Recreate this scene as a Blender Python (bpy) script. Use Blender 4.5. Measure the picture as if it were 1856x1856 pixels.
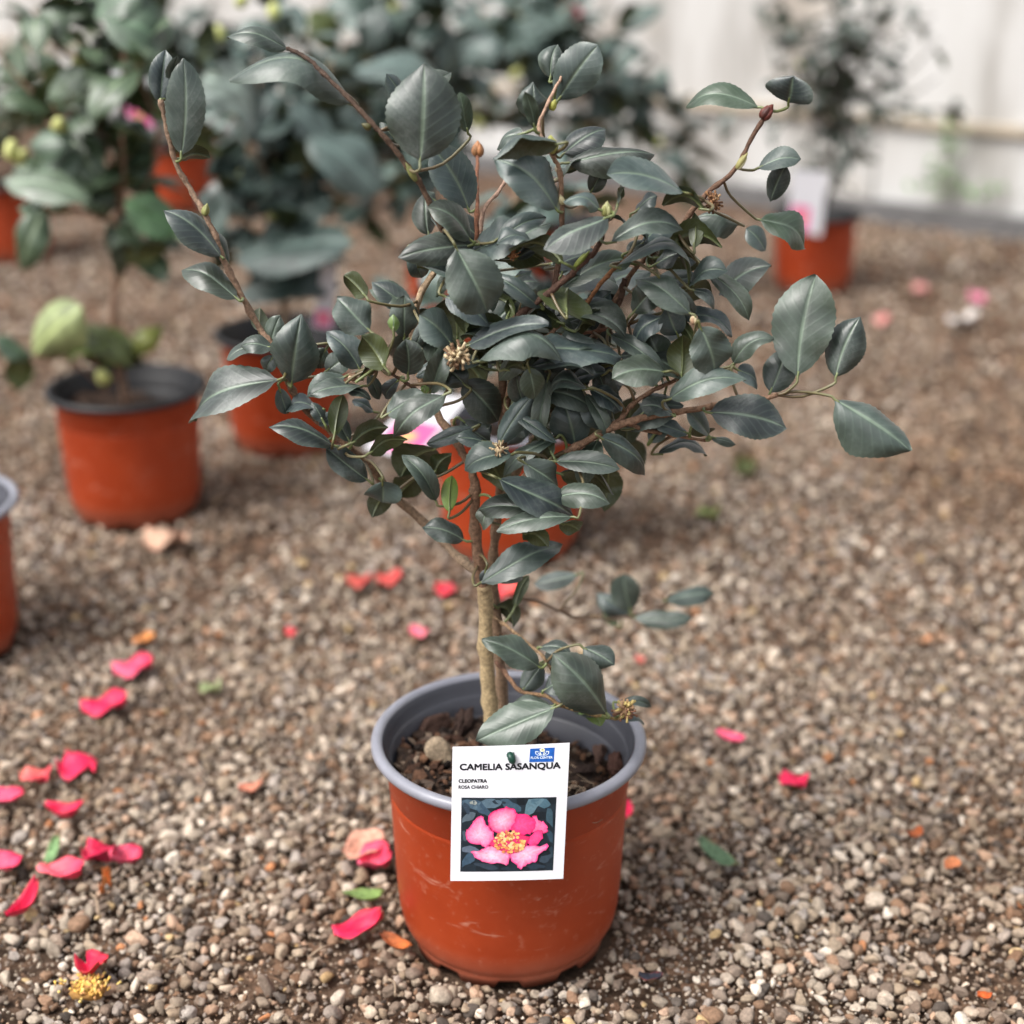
import bpy, bmesh, math, random
import numpy as np
from mathutils import Vector

for _o in list(bpy.data.objects):
    bpy.data.objects.remove(_o, do_unlink=True)
scene = bpy.context.scene
col = scene.collection
R = math.radians

# ------------------------------------------------------------------ camera
CAM_H, PITCH, FPX = 0.724, R(21.8), 2748.0
cam_data = bpy.data.cameras.new('camera')
cam_data.sensor_width = 36.0
cam_data.lens = 36.0 * FPX / 1856.0
cam_data.clip_start = 0.05
cam_data.clip_end = 300.0
cam_data.dof.use_dof = True
cam_data.dof.focus_distance = 0.99
cam_data.dof.aperture_fstop = 3.2
cam = bpy.data.objects.new('camera', cam_data)
cam.location = (0, 0, CAM_H)
cam.rotation_euler = (R(90) - PITCH, 0, 0)
col.objects.link(cam)
scene.camera = cam

# ------------------------------------------------------------------ sky, sun, exposure
SUN_EL, SUN_AZ = R(56), R(-118)           # azimuth measured from +Y towards +X
world = bpy.data.worlds.new('World')
scene.world = world
world.use_nodes = True
nt = world.node_tree
nt.nodes.clear()
out = nt.nodes.new('ShaderNodeOutputWorld')
bg = nt.nodes.new('ShaderNodeBackground')
hsv = nt.nodes.new('ShaderNodeHueSaturation')
sky = nt.nodes.new('ShaderNodeTexSky')
sky.sky_type = 'NISHITA'
sky.sun_disc = False
sky.sun_elevation = SUN_EL
sky.sun_rotation = SUN_AZ
sky.dust_density = 6.0
sky.air_density = 1.0
hsv.inputs['Saturation'].default_value = 0.30     # overcast: the blue is mostly washed out
bg.inputs['Strength'].default_value = 0.14
nt.links.new(sky.outputs[0], hsv.inputs['Color'])
nt.links.new(hsv.outputs[0], bg.inputs['Color'])
nt.links.new(bg.outputs[0], out.inputs['Surface'])
sun_data = bpy.data.lights.new('sun', 'SUN')
sun_data.energy = 1.25
sun_data.angle = R(26)
sun_data.color = (1.0, 0.97, 0.93)
sun = bpy.data.objects.new('sun', sun_data)
sd = Vector((math.sin(SUN_AZ) * math.cos(SUN_EL), math.cos(SUN_AZ) * math.cos(SUN_EL), math.sin(SUN_EL)))
sun.rotation_euler = sd.to_track_quat('Z', 'Y').to_euler()
sun.location = (0, 0, 5)
col.objects.link(sun)
scene.view_settings.view_transform = 'Standard'
scene.view_settings.look = 'None'
scene.view_settings.gamma = 1.0
scene.view_settings.exposure = 0.80
scene.cycles.use_denoising = True
scene.cycles.max_bounces = 6

# ------------------------------------------------------------------ helpers
C0 = np.array([0, 0, CAM_H])
FW = np.array([0, math.cos(PITCH), -math.sin(PITCH)])
UP = np.array([0, math.sin(PITCH), math.cos(PITCH)])
RT = np.array([1.0, 0, 0])
def ray(px, py):
    return FW + (px - 928.0) / FPX * RT - (py - 928.0) / FPX * UP
def atY(px, py, Y):
    d = ray(px, py); return C0 + d * (Y / d[1])
def onZ(px, py, z=0.0):
    d = ray(px, py); return C0 + d * ((z - CAM_H) / d[2])
def atPlane(px, py, p0, n):
    d = ray(px, py); return C0 + d * (np.dot(p0 - C0, n) / np.dot(d, n))
def nrm(v):
    return v / (np.linalg.norm(v) + 1e-12)
def lin(r, g, b):
    f = lambda c: (c / 255.0) / 12.92 if c <= 10.3 else ((c / 255.0 + 0.055) / 1.055) ** 2.4
    return (f(r), f(g), f(b))

def tag(o, label=None, cat=None, group=None, kind=None):
    if label: o['label'] = label
    if cat: o['category'] = cat
    if group: o['group'] = group
    if kind: o['kind'] = kind
    return o
def link(name, me, parent=None, loc=(0, 0, 0)):
    o = bpy.data.objects.new(name, me)
    col.objects.link(o)
    o.location = loc
    if parent: o.parent = parent
    return o
def empty(name, loc):
    o = bpy.data.objects.new(name, None)
    o.empty_display_size = 0.05
    col.objects.link(o); o.location = loc
    return o
def make_mesh(name, V, F, mats, C=None, UV=None, smooth=True, mi=None):
    me = bpy.data.meshes.new(name)
    V = np.asarray(V, dtype=float)
    if isinstance(F, np.ndarray):
        k = F.shape[1]
        me.vertices.add(len(V)); me.vertices.foreach_set('co', V.astype(np.float32).ravel())
        me.loops.add(F.size); me.loops.foreach_set('vertex_index', F.astype(np.int32).ravel())
        me.polygons.add(len(F)); me.polygons.foreach_set('loop_start', np.arange(0, F.size, k, dtype=np.int32))
        me.update(calc_edges=True)
    else:
        me.from_pydata([tuple(v) for v in V], [], F)
    for m in (mats if isinstance(mats, (list, tuple)) else [mats]):
        me.materials.append(m)
    if C is not None:
        a = me.attributes.new('Col', 'FLOAT_COLOR', 'POINT')
        C = np.asarray(C, dtype=np.float32)
        if C.shape[1] == 3: C = np.hstack([C, np.ones((len(C), 1), np.float32)])
        a.data.foreach_set('color', C.ravel())
    if UV is not None:
        a = me.attributes.new('leafuv', 'FLOAT_VECTOR', 'POINT')
        UV = np.asarray(UV, dtype=np.float32)
        a.data.foreach_set('vector', UV.ravel())
    me.polygons.foreach_set('use_smooth', np.full(len(me.polygons), smooth))
    if mi is not None:
        me.polygons.foreach_set('material_index', np.asarray(mi, dtype=np.int32))
    me.update()
    return me

class Geo:
    """collects vertices, faces and colours for one mesh"""
    def __init__(s): s.V, s.F, s.C, s.U = [], [], [], []
    def add(s, V, F, C, U=None):
        b = len(s.V)
        s.V += [tuple(v) for v in V]
        s.F += [tuple(i + b for i in f) for f in F]
        if np.ndim(C) == 1: C = [tuple(C)] * len(V)
        s.C += [tuple(c) for c in C]
        s.U += [tuple(u) for u in U] if U is not None else [(-1, 0, 0)] * len(V)
    def mesh(s, name, mats, origin=(0, 0, 0), smooth=True, uv=False):
        return make_mesh(name, np.array(s.V) - np.array(origin), s.F, mats, s.C, s.U if uv else None, smooth)

def tube(P, rad, nseg=7, cap=True):
    P = [np.array(p, float) for p in P]; n = len(P)
    V, F = [], []
    ref = np.array([0.13, -0.9, 0.3])
    for i in range(n):
        t = nrm(P[min(i + 1, n - 1)] - P[max(i - 1, 0)])
        x = nrm(np.cross(t, ref)); y = np.cross(t, x)
        r = rad[i] if hasattr(rad, '__len__') else rad
        for k in range(nseg):
            a = 2 * math.pi * k / nseg
            V.append(P[i] + r * (x * math.cos(a) + y * math.sin(a)))
    for i in range(n - 1):
        for k in range(nseg):
            a, b = i * nseg + k, i * nseg + (k + 1) % nseg
            F.append((a, b, b + nseg, a + nseg))
    if cap:
        F.append(tuple(range(nseg))[::-1]); F.append(tuple((n - 1) * nseg + k for k in range(nseg)))
    return V, F
def smooth_line(P, sub=5):
    P = [np.array(p, float) for p in P]
    if len(P) < 3:
        return [P[0] + (P[-1] - P[0]) * i / sub for i in range(sub + 1)]
    Q = [2 * P[0] - P[1]] + P + [2 * P[-1] - P[-2]]
    o = []
    for i in range(1, len(Q) - 2):
        for k in range(sub):
            t = k / sub
            o.append(0.5 * (2 * Q[i] + (Q[i + 1] - Q[i - 1]) * t + (2 * Q[i - 1] - 5 * Q[i] + 4 * Q[i + 1] - Q[i + 2]) * t ** 2
                            + (3 * Q[i] - Q[i - 1] - 3 * Q[i + 1] + Q[i + 2]) * t ** 3))
    o.append(P[-1])
    return o
def ico(sub):
    bm = bmesh.new(); bmesh.ops.create_icosphere(bm, subdivisions=sub, radius=1.0)
    V = np.array([v.co[:] for v in bm.verts]); F = np.array([[v.index for v in f.verts] for f in bm.faces]); bm.free()
    return V, F
ICO1, ICO2, ICO3 = ico(1), ico(2), ico(3)
def lathe(prof, n=96, cen=(0, 0, 0)):
    V, F = [], []
    for (r, z) in prof:
        for k in range(n):
            a = 2 * math.pi * k / n
            V.append((cen[0] + r * math.cos(a), cen[1] + r * math.sin(a), cen[2] + z))
    for i in range(len(prof) - 1):
        for k in range(n):
            a, b = i * n + k, i * n + (k + 1) % n
            F.append((a, b, b + n, a + n))
    return V, F

# ------------------------------------------------------------------ materials
def new_mat(name):
    m = bpy.data.materials.new(name); m.use_nodes = True
    t = m.node_tree; b = t.nodes['Principled BSDF']
    return m, t, b
def N(t, kind, **kw):
    n = t.nodes.new(kind)
    for k, v in kw.items():
        if k in n.inputs: n.inputs[k].default_value = v
        else: setattr(n, k, v)
    return n
def ramp(t, stops, interp='LINEAR'):
    n = t.nodes.new('ShaderNodeValToRGB'); e = n.color_ramp.elements; n.color_ramp.interpolation = interp
    while len(e) < len(stops): e.new(0.5)
    for i, (p, c) in enumerate(stops):
        e[i].position = p; e[i].color = (*c, 1) if len(c) == 3 else c
    return n
def mixc(t, a, b, f, mode='MIX'):
    n = t.nodes.new('ShaderNodeMix'); n.data_type = 'RGBA'; n.blend_type = mode
    for sock, v in ((n.inputs[6], a), (n.inputs[7], b), (n.inputs[0], f)):
        if hasattr(v, 'links'): t.links.new(v, sock)
        elif isinstance(v, (int, float)): sock.default_value = v
        else: sock.default_value = (*v, 1)
    return n.outputs[2]
def math_n(t, op, a, b=None):
    n = t.nodes.new('ShaderNodeMath'); n.operation = op
    for i, v in enumerate((a, b)):
        if v is None: continue
        if hasattr(v, 'links'): t.links.new(v, n.inputs[i])
        else: n.inputs[i].default_value = v
    return n.outputs[0]
def bump(t, b, h, strength, dist):
    n = t.nodes.new('ShaderNodeBump'); n.inputs['Strength'].default_value = strength; n.inputs['Distance'].default_value = dist
    t.links.new(h, n.inputs['Height']); t.links.new(n.outputs[0], b.inputs['Normal'])
def simple(name, c, rough=0.6, spec=0.5, noise=0.15, scale=60, bmp=0.0):
    m, t, b = new_mat(name)
    nz = N(t, 'ShaderNodeTexNoise', Scale=scale, Detail=4.0)
    g = N(t, 'ShaderNodeNewGeometry'); t.links.new(g.outputs['Position'], nz.inputs['Vector'])
    v = ramp(t, [(0.3, tuple(x * (1 - noise) for x in c)), (0.7, tuple(min(1, x * (1 + noise)) for x in c))])
    t.links.new(nz.outputs['Fac'], v.inputs['Fac']); t.links.new(v.outputs[0], b.inputs['Base Color'])
    b.inputs['Roughness'].default_value = rough; b.inputs['Specular IOR Level'].default_value = spec
    if bmp: bump(t, b, nz.outputs['Fac'], 0.6, bmp)
    return m
def attr_mat(name, rough=0.7, spec=0.3, noise=0.2, scale=300, bmp=0.0):
    m, t, b = new_mat(name)
    a = N(t, 'ShaderNodeAttribute', attribute_name='Col')
    g = N(t, 'ShaderNodeNewGeometry')
    nz = N(t, 'ShaderNodeTexNoise', Scale=scale, Detail=5.0, Roughness=0.65); t.links.new(g.outputs['Position'], nz.inputs['Vector'])
    v = ramp(t, [(0.3, (1 - noise,) * 3), (0.7, (1 + noise,) * 3)]); t.links.new(nz.outputs['Fac'], v.inputs['Fac'])
    t.links.new(mixc(t, a.outputs['Color'], v.outputs[0], 1.0, 'MULTIPLY'), b.inputs['Base Color'])
    b.inputs['Roughness'].default_value = rough; b.inputs['Specular IOR Level'].default_value = spec
    if bmp: bump(t, b, nz.outputs['Fac'], 0.7, bmp)
    return m

def leaf_material(name, rough=0.42, dust=0.35):
    m, t, b = new_mat(name)
    a = N(t, 'ShaderNodeAttribute', attribute_name='Col')
    uv = N(t, 'ShaderNodeAttribute', attribute_name='leafuv')
    g = N(t, 'ShaderNodeNewGeometry')
    sp = N(t, 'ShaderNodeSeparateXYZ'); t.links.new(uv.outputs['Vector'], sp.inputs[0])
    av = math_n(t, 'ABSOLUTE', sp.outputs['Y'])
    ph = math_n(t, 'SUBTRACT', math_n(t, 'MULTIPLY', sp.outputs['X'], 8.0), math_n(t, 'MULTIPLY', av, 2.4))
    vein = math_n(t, 'POWER', math_n(t, 'ABSOLUTE', math_n(t, 'SINE', math_n(t, 'MULTIPLY', ph, math.pi))), 14.0)
    inblade = math_n(t, 'GREATER_THAN', sp.outputs['X'], -0.5)
    vein = math_n(t, 'MULTIPLY', vein, inblade)
    n1 = N(t, 'ShaderNodeTexNoise', Scale=45.0, Detail=3.0); t.links.new(g.outputs['Position'], n1.inputs['Vector'])
    n2 = N(t, 'ShaderNodeTexNoise', Scale=420.0, Detail=4.0, Roughness=0.7); t.links.new(g.outputs['Position'], n2.inputs['Vector'])
    v1 = ramp(t, [(0.3, (0.62,) * 3), (0.7, (1.3,) * 3)]); t.links.new(n1.outputs['Fac'], v1.inputs['Fac'])
    c1 = mixc(t, a.outputs['Color'], v1.outputs[0], 1.0, 'MULTIPLY')
    c2 = mixc(t, c1, (0.16, 0.22, 0.17), math_n(t, 'MULTIPLY', vein, 0.10))
    dm = ramp(t, [(0.45, (0, 0, 0)), (0.75, (1, 1, 1))]); t.links.new(n1.outputs['Fac'], dm.inputs['Fac'])
    d2 = ramp(t, [(0.4, (0.2,) * 3), (0.7, (1, 1, 1))]); t.links.new(n2.outputs['Fac'], d2.inputs['Fac'])
    df = math_n(t, 'MULTIPLY', math_n(t, 'MULTIPLY', dm.outputs[0], d2.outputs[0]), dust)
    c3 = mixc(t, c2, (0.20, 0.22, 0.205), df)
    t.links.new(c3, b.inputs['Base Color'])
    rr = N(t, 'ShaderNodeMapRange'); t.links.new(n1.outputs['Fac'], rr.inputs['Value'])
    rr.inputs['To Min'].default_value = rough - 0.08; rr.inputs['To Max'].default_value = rough + 0.16
    t.links.new(rr.outputs[0], b.inputs['Roughness'])
    b.inputs['Specular IOR Level'].default_value = 0.68
    hgt = math_n(t, 'ADD', math_n(t, 'MULTIPLY', vein, -0.28), math_n(t, 'MULTIPLY', n2.outputs['Fac'], 0.35))
    bump(t, b, hgt, 0.35, 0.0005)
    return m

M_leaf = leaf_material('camellia leaf', 0.385, 0.60)
M_leaf_bg = leaf_material('camellia leaf young', 0.40, 0.15)
M_bark = attr_mat('bark', 0.85, 0.25, 0.5, 420, 0.0020)
M_bud = attr_mat('bud', 0.5, 0.4, 0.2, 300, 0.0003)
M_stone = attr_mat('stone', 0.85, 0.25, 0.28, 420, 0.0009)
M_print = attr_mat('printed ink', 0.32, 0.45, 0.22, 420)
M_petal = attr_mat('petal', 0.55, 0.35, 0.14, 130, 0.0006)
M_dry = attr_mat('dry litter', 0.8, 0.2, 0.3, 250, 0.0008)
M_soil_chip = attr_mat('bark chips', 0.95, 0.15, 0.4, 500, 0.001)

def terracotta_material():
    m, t, b = new_mat('terracotta plastic')
    g = N(t, 'ShaderNodeNewGeometry'); tc = N(t, 'ShaderNodeTexCoord')
    nz = N(t, 'ShaderNodeTexNoise', Scale=9.0, Detail=6.0, Roughness=0.6); t.links.new(tc.outputs['Object'], nz.inputs['Vector'])
    base = ramp(t, [(0.3, lin(144, 49, 18)), (0.6, lin(164, 62, 25)), (0.8, lin(175, 76, 39))]); t.links.new(nz.outputs['Fac'], base.inputs['Fac'])
    # short chalky scuffs
    mp = N(t, 'ShaderNodeMapping'); t.links.new(tc.outputs['Object'], mp.inputs['Vector']); mp.inputs['Scale'].default_value = (22, 22, 95); mp.inputs['Rotation'].default_value = (0.25, 0.35, 0.3)
    sc = N(t, 'ShaderNodeTexNoise', Scale=1.0, Detail=3.0, Roughness=0.7, Distortion=1.2); t.links.new(mp.outputs[0], sc.inputs['Vector'])
    sr = ramp(t, [(0.63, (0, 0, 0)), (0.76, (1, 1, 1))]); t.links.new(sc.outputs['Fac'], sr.inputs['Fac'])
    dn = N(t, 'ShaderNodeTexNoise', Scale=160.0, Detail=5.0); t.links.new(tc.outputs['Object'], dn.inputs['Vector'])
    dr = ramp(t, [(0.6, (0, 0, 0)), (0.8, (1, 1, 1))]); t.links.new(dn.outputs['Fac'], dr.inputs['Fac'])
    c1 = mixc(t, base.outputs[0], lin(214, 170, 148), math_n(t, 'MULTIPLY', sr.outputs[0], 0.5))
    c2 = mixc(t, c1, lin(205, 150, 125), math_n(t, 'MULTIPLY', dr.outputs[0], 0.28))
    # pale dust that clings low on the pot
    sp = N(t, 'ShaderNodeSeparateXYZ'); t.links.new(tc.outputs['Object'], sp.inputs[0])
    lo = N(t, 'ShaderNodeMapRange'); lo.inputs['From Min'].default_value = 0.035; lo.inputs['From Max'].default_value = 0.0
    t.links.new(sp.outputs['Z'], lo.inputs['Value'])
    dl = math_n(t, 'MULTIPLY', math_n(t, 'MULTIPLY', lo.outputs[0], nz.outputs['Fac']), 0.8)
    c3 = mixc(t, c2, lin(196, 140, 116), dl)
    t.links.new(c3, b.inputs['Base Color'])
    rr = N(t, 'ShaderNodeMapRange'); t.links.new(nz.outputs['Fac'], rr.inputs['Value']); rr.inputs['To Min'].default_value = 0.28; rr.inputs['To Max'].default_value = 0.6
    t.links.new(rr.outputs[0], b.inputs['Roughness'])
    b.inputs['Specular IOR Level'].default_value = 0.45
    bump(t, b, nz.outputs['Fac'], 0.25, 0.002)
    return m
M_pot = terracotta_material()
M_liner = simple('grey plastic', lin(72, 73, 80), 0.38, 0.5, 0.12, 25, 0.0006)
M_rim = simple('grey rim plastic', lin(134, 135, 144), 0.34, 0.5, 0.10, 40, 0.0006)
M_black = simple('black rim plastic', lin(22, 22, 25), 0.5, 0.5, 0.2, 25)
M_card = simple('white card', lin(224, 224, 229), 0.4, 0.45, 0.02, 40)
M_fibre = simple('root fibre', lin(150, 132, 112), 0.9, 0.2, 0.3, 200)
M_peg = simple('green plastic tie', lin(20, 62, 50), 0.45, 0.5, 0.2, 300)

def ground_material():
    m, t, b = new_mat('gritty soil')
    g = N(t, 'ShaderNodeNewGeometry')
    n1 = N(t, 'ShaderNodeTexNoise', Scale=6.0, Detail=8.0, Roughness=0.65); t.links.new(g.outputs['Position'], n1.inputs['Vector'])
    vo = N(t, 'ShaderNodeTexVoronoi', Scale=95.0); t.links.new(g.outputs['Position'], vo.inputs['Vector'])
    a = ramp(t, [(0.3, lin(74, 61, 52)), (0.7, lin(110, 92, 78))]); t.links.new(n1.outputs['Fac'], a.inputs['Fac'])
    wn = ramp(t, [(0.0, (0.45, 0.43, 0.41)), (0.5, (0.9, 0.85, 0.8)), (1.0, (1.7, 1.5, 1.35))])
    sep = N(t, 'ShaderNodeSeparateColor'); t.links.new(vo.outputs['Color'], sep.inputs[0]); t.links.new(sep.outputs[0], wn.inputs['Fac'])
    t.links.new(mixc(t, a.outputs[0], wn.outputs[0], 1.0, 'MULTIPLY'), b.inputs['Base Color'])
    b.inputs['Roughness'].default_value = 0.95; b.inputs['Specular IOR Level'].default_value = 0.15
    n2 = N(t, 'ShaderNodeTexNoise', Scale=240.0, Detail=5.0); t.links.new(g.outputs['Position'], n2.inputs['Vector'])
    bump(t, b, n2.outputs['Fac'], 0.8, 0.004)
    return m
M_ground = ground_material()
def wall_material():
    m, t, b = new_mat('weathered white sheet')
    g = N(t, 'ShaderNodeNewGeometry')
    mp = N(t, 'ShaderNodeMapping'); t.links.new(g.outputs['Position'], mp.inputs['Vector']); mp.inputs['Scale'].default_value = (7, 7, 1.6)
    n1 = N(t, 'ShaderNodeTexNoise', Scale=1.0, Detail=6.0, Roughness=0.6); t.links.new(mp.outputs[0], n1.inputs['Vector'])
    n2 = N(t, 'ShaderNodeTexNoise', Scale=3.2, Detail=5.0); t.links.new(g.outputs['Position'], n2.inputs['Vector'])
    a = ramp(t, [(0.35, lin(160, 157, 152)), (0.5, lin(195, 194, 191)), (0.75, lin(210, 210, 209))]); t.links.new(n1.outputs['Fac'], a.inputs['Fac'])
    s = ramp(t, [(0.58, (0, 0, 0)), (0.75, (1, 1, 1))]); t.links.new(n2.outputs['Fac'], s.inputs['Fac'])
    t.links.new(mixc(t, a.outputs[0], lin(170, 150, 126), math_n(t, 'MULTIPLY', s.outputs[0], 0.6)), b.inputs['Base Color'])
    b.inputs['Roughness'].default_value = 0.6
    bump(t, b, n1.outputs['Fac'], 0.3, 0.01)
    return m
M_wall = wall_material()
M_board = simple('grey board', lin(104, 103, 103), 0.8, 0.3, 0.2, 14, 0.002)
M_batten = simple('tan batten', lin(176, 164, 146), 0.8, 0.3, 0.2, 14, 0.002)

# ------------------------------------------------------------------ setting: ground and wall
me = make_mesh('ground', [(-60, -60, -0.006), (60, -60, -0.006), (60, 60, -0.006), (-60, 60, -0.006)], [(0, 1, 2, 3)], M_ground)
ground = tag(link('ground', me), kind='structure')

wall_o, wall_d = np.array([0.90, 3.81, 0.0]), nrm(np.array([-1.0, 0.78, 0.0]))
wall_n = np.array([-wall_d[1], wall_d[0], 0.0])          # points towards the camera (negative y)
if wall_n[1] > 0: wall_n = -wall_n
def wbox(s0, s1, z0, z1, t0, t1):
    V = []
    for s in (s0, s1):
        for tt in (t0, t1):
            for z in (z0, z1):
                V.append(wall_o + wall_d * s + wall_n * tt + np.array([0, 0, z]))
    F = [(0, 1, 3, 2), (4, 6, 7, 5), (0, 4, 5, 1), (2, 3, 7, 6), (0, 2, 6, 4), (1, 5, 7, 3)]
    return V, F
wroot = tag(empty('greenhouse_wall', wall_o), 'weathered white sheet wall with grey base board behind the pots', 'wall')
def wpart(name, boxargs, mat):
    V, F = wbox(*boxargs)
    return link(name, make_mesh(name, np.array(V) - wall_o, F, mat, smooth=False), wroot)
S0, S1 = -4.0, 6.0
for k in range(10):
    wpart('sheet_panel', (S0 + k * 1.0 + 0.003, S0 + (k + 1) * 1.0 - 0.003, 0.0, 0.228, -0.02, 0.0), M_wall)
    wpart('sheet_panel', (S0 + k * 1.0 + 0.003, S0 + (k + 1) * 1.0 - 0.003, 0.250, 2.0, -0.02, 0.0), M_wall)
wpart('batten', (S0, S1, 0.2285, 0.2495, -0.03, 0.018), M_batten)
wpart('base_board', (S0, S1, -0.02, 0.044, 0.002, 0.05), M_board)

# ------------------------------------------------------------------ pots
def pot(loc, label, black=False, sc=1.0, seed=0, soil_z=0.130, detail=True):
    root = tag(empty('plant_pot', loc), label, 'plant pot', 'terracotta plastic plant pots')
    n = 128 if detail else 64
    prof = [(0.0700, 0.006), (0.0735, 0.0035), (0.0752, 0.009), (0.0754, 0.0110), (0.0776, 0.0135), (0.0806, 0.0200), (0.0826, 0.031), (0.0840, 0.050), (0.0854, 0.085),
            (0.0869, 0.1245), (0.0871, 0.1262), (0.0865, 0.1272), (0.0867, 0.1282), (0.0876, 0.1295), (0.0890, 0.157), (0.0915, 0.1605)]
    V, F = lathe(prof, n)
    V = [list(v) for v in V]
    rng = random.Random(seed)
    for k in range(n):                                    # moulded feet round the bottom edge
        a = (k / n * 10 + 0.3) % 1.0
        f = 0.0 if a < 0.62 else 0.0055
        V[n + k][2] = f; V[k][2] = f + 0.001
    bz = np.array(V) * sc
    link('outer_wall', make_mesh('pot_outer', bz, F, M_pot), root)
    rimp = []
    for k in range(15):                                   # rolled rim
        a = R(-100) + R(290) * k / 14
        rimp.append((0.0953 + 0.0045 * math.cos(a), 0.1634 + 0.0044 * math.sin(a)))
    V, F = lathe(rimp, n)
    link('rim', make_mesh('pot_rim', np.array(V) * sc, F, M_black if black else M_rim), root)
    inn = [(0.0906, 0.1650), (0.0884, 0.1605), (0.0872, 0.1545), (0.0862, 0.1530), (0.0853, 0.1522), (0.0841, 0.138), (0.0834, 0.1365), (0.0827, 0.1360), (0.0815, 0.10)]
    V, F = lathe(inn, n)
    link('liner', make_mesh('pot_liner', np.array(V) * sc, F, M_black if black else M_liner), root)
    # soil: a lumpy disc
    rs = np.random.RandomState(seed + 5)
    nr, na = (26, 90) if detail else (10, 40)
    P = [(0, 0, soil_z)]; Cc = [lin(58, 44, 36)]; Fs = []
    ph = rs.rand(6) * 6.28
    for i in range(1, nr + 1):
        for k in range(na):
            r = 0.0824 * i / nr; a = 2 * math.pi * k / na
            x, y = r * math.cos(a), r * math.sin(a)
            h = 0.004 * math.sin(55 * x + ph[0]) * math.cos(60 * y + ph[1]) + 0.003 * math.sin(140 * x + 90 * y + ph[2]) + rs.normal(0, 0.0013)
            h += 0.010 * max(0, -x / 0.08) - 0.008 * max(0, x / 0.08) * max(0, y / 0.05 + 0.5)
            P.append((x, y, soil_z + h))
            Cc.append([lin(40, 31, 27), lin(54, 42, 35), lin(31, 26, 24), lin(66, 52, 43)][rs.randint(4)])
    for k in range(na):
        Fs.append((0, 1 + k, 1 + (k + 1) % na))
    for i in range(nr - 1):
        for k in range(na):
            a, b2 = 1 + i * na + k, 1 + i * na + (k + 1) % na
            Fs.append((a, a + na, b2 + na, b2))
    so = link('potting_soil', make_mesh('potting_soil', np.array(P) * sc, Fs, M_soil_chip, Cc), root)
    return root, so

POT_C = np.array([-0.0024, 0.960, 0.0])
main_pot, main_soil = pot(POT_C, 'terracotta pot with grey rim in front, holding the label and the large camellia', seed=3)

# chips, crumbs and root fibres on the soil of the front pot
rs = np.random.RandomState(11)
def soil_h(x, y):
    return 0.130 + 0.010 * max(0, -x / 0.08) - 0.008 * max(0, x / 0.08) * max(0, y / 0.05 + 0.5)
g = Geo()
chipc = [lin(64, 46, 37), lin(88, 64, 50), lin(50, 39, 33), lin(106, 78, 60), lin(36, 30, 27), lin(78, 66, 58), lin(118, 102, 88)]
for i in range(750):
    r, a = 0.081 * math.sqrt(rs.rand()), rs.rand() * 6.283
    x, y = r * math.cos(a), r * math.sin(a)
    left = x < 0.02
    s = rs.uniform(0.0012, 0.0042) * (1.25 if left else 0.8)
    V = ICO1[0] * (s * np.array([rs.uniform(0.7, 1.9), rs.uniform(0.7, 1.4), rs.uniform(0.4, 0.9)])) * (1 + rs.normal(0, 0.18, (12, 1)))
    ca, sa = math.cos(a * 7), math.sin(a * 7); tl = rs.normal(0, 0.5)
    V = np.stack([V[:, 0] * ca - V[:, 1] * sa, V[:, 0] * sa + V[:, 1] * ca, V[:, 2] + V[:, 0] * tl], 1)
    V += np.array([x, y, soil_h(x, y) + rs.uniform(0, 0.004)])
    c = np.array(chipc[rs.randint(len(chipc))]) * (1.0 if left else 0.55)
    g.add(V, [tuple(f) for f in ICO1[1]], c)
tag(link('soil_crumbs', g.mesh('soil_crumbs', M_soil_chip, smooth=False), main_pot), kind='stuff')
g = Geo()
for i in range(70):
    x, y = rs.uniform(-0.035, 0.03), rs.uniform(-0.055, 0.01)
    if i > 50: x, y = rs.uniform(0.02, 0.065), rs.uniform(-0.06, -0.01)
    P = [np.array([x, y, soil_h(x, y) + 0.004])]
    d = rs.rand() * 6.28
    for k in range(6):
        d += rs.normal(0, 0.9)
        P.append(P[-1] + np.array([math.cos(d) * 0.0045, math.sin(d) * 0.0045, rs.normal(0, 0.0016)]))
    V, F = tube(smooth_line(P, 3), rs.uniform(0.00016, 0.00034), 4)
    g.add(V, F, (1, 1, 1))
tag(link('root_fibres', g.mesh('root_fibres', M_fibre), main_pot), kind='stuff')
def chunk_protos():
    r2 = np.random.RandomState(77); o = []
    for i in range(6):
        V = ICO3[0].copy()
        for _ in range(9):
            d = nrm(r2.normal(0, 1, 3)); e = np.maximum(0, V @ d - r2.uniform(.4, .75)); V = V - np.outer(e * .97, d)
        o.append(V * 1.25)
    return o
P3c = chunk_protos()
def chunk(px, py, size, c, seed, lift=0.0):
    r2 = np.random.RandomState(seed)
    p = onZ(px, py, 0.137 + lift) - POT_C
    V = P3c[seed % len(P3c)] * np.array(size) * (1 + r2.normal(0, 0.05, (len(ICO3[0]), 1)) + 0.16 * np.sin(ICO3[0] @ r2.normal(0, 4, 3) + 1)[:, None])
    c = tuple(0.55 * (0.6 * x + 0.4 * sum(c) / 3) for x in c)
    o = link('bark_chunk', make_mesh('bark_chunk', V, ICO3[1], M_soil_chip, [c] * len(V), smooth=False), main_pot, p)
    o.rotation_euler = (r2.normal(0, 0.4), r2.normal(0, 0.4), r2.rand() * 3)
chunk(797, 1372, (0.0070, 0.007, 0.013), lin(205, 172, 124), 1, 0.006)
chunk(1088, 1366, (0.013, 0.007, 0.004), lin(116, 78, 58), 2)
chunk(1120, 1385, (0.008, 0.007, 0.005), lin(110, 66, 48), 3)
chunk(736, 1296, (0.012, 0.005, 0.008), lin(92, 60, 44), 4, 0.010)
chunk(775, 1318, (0.014, 0.008, 0.007), lin(98, 64, 48), 5, 0.006)
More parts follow.
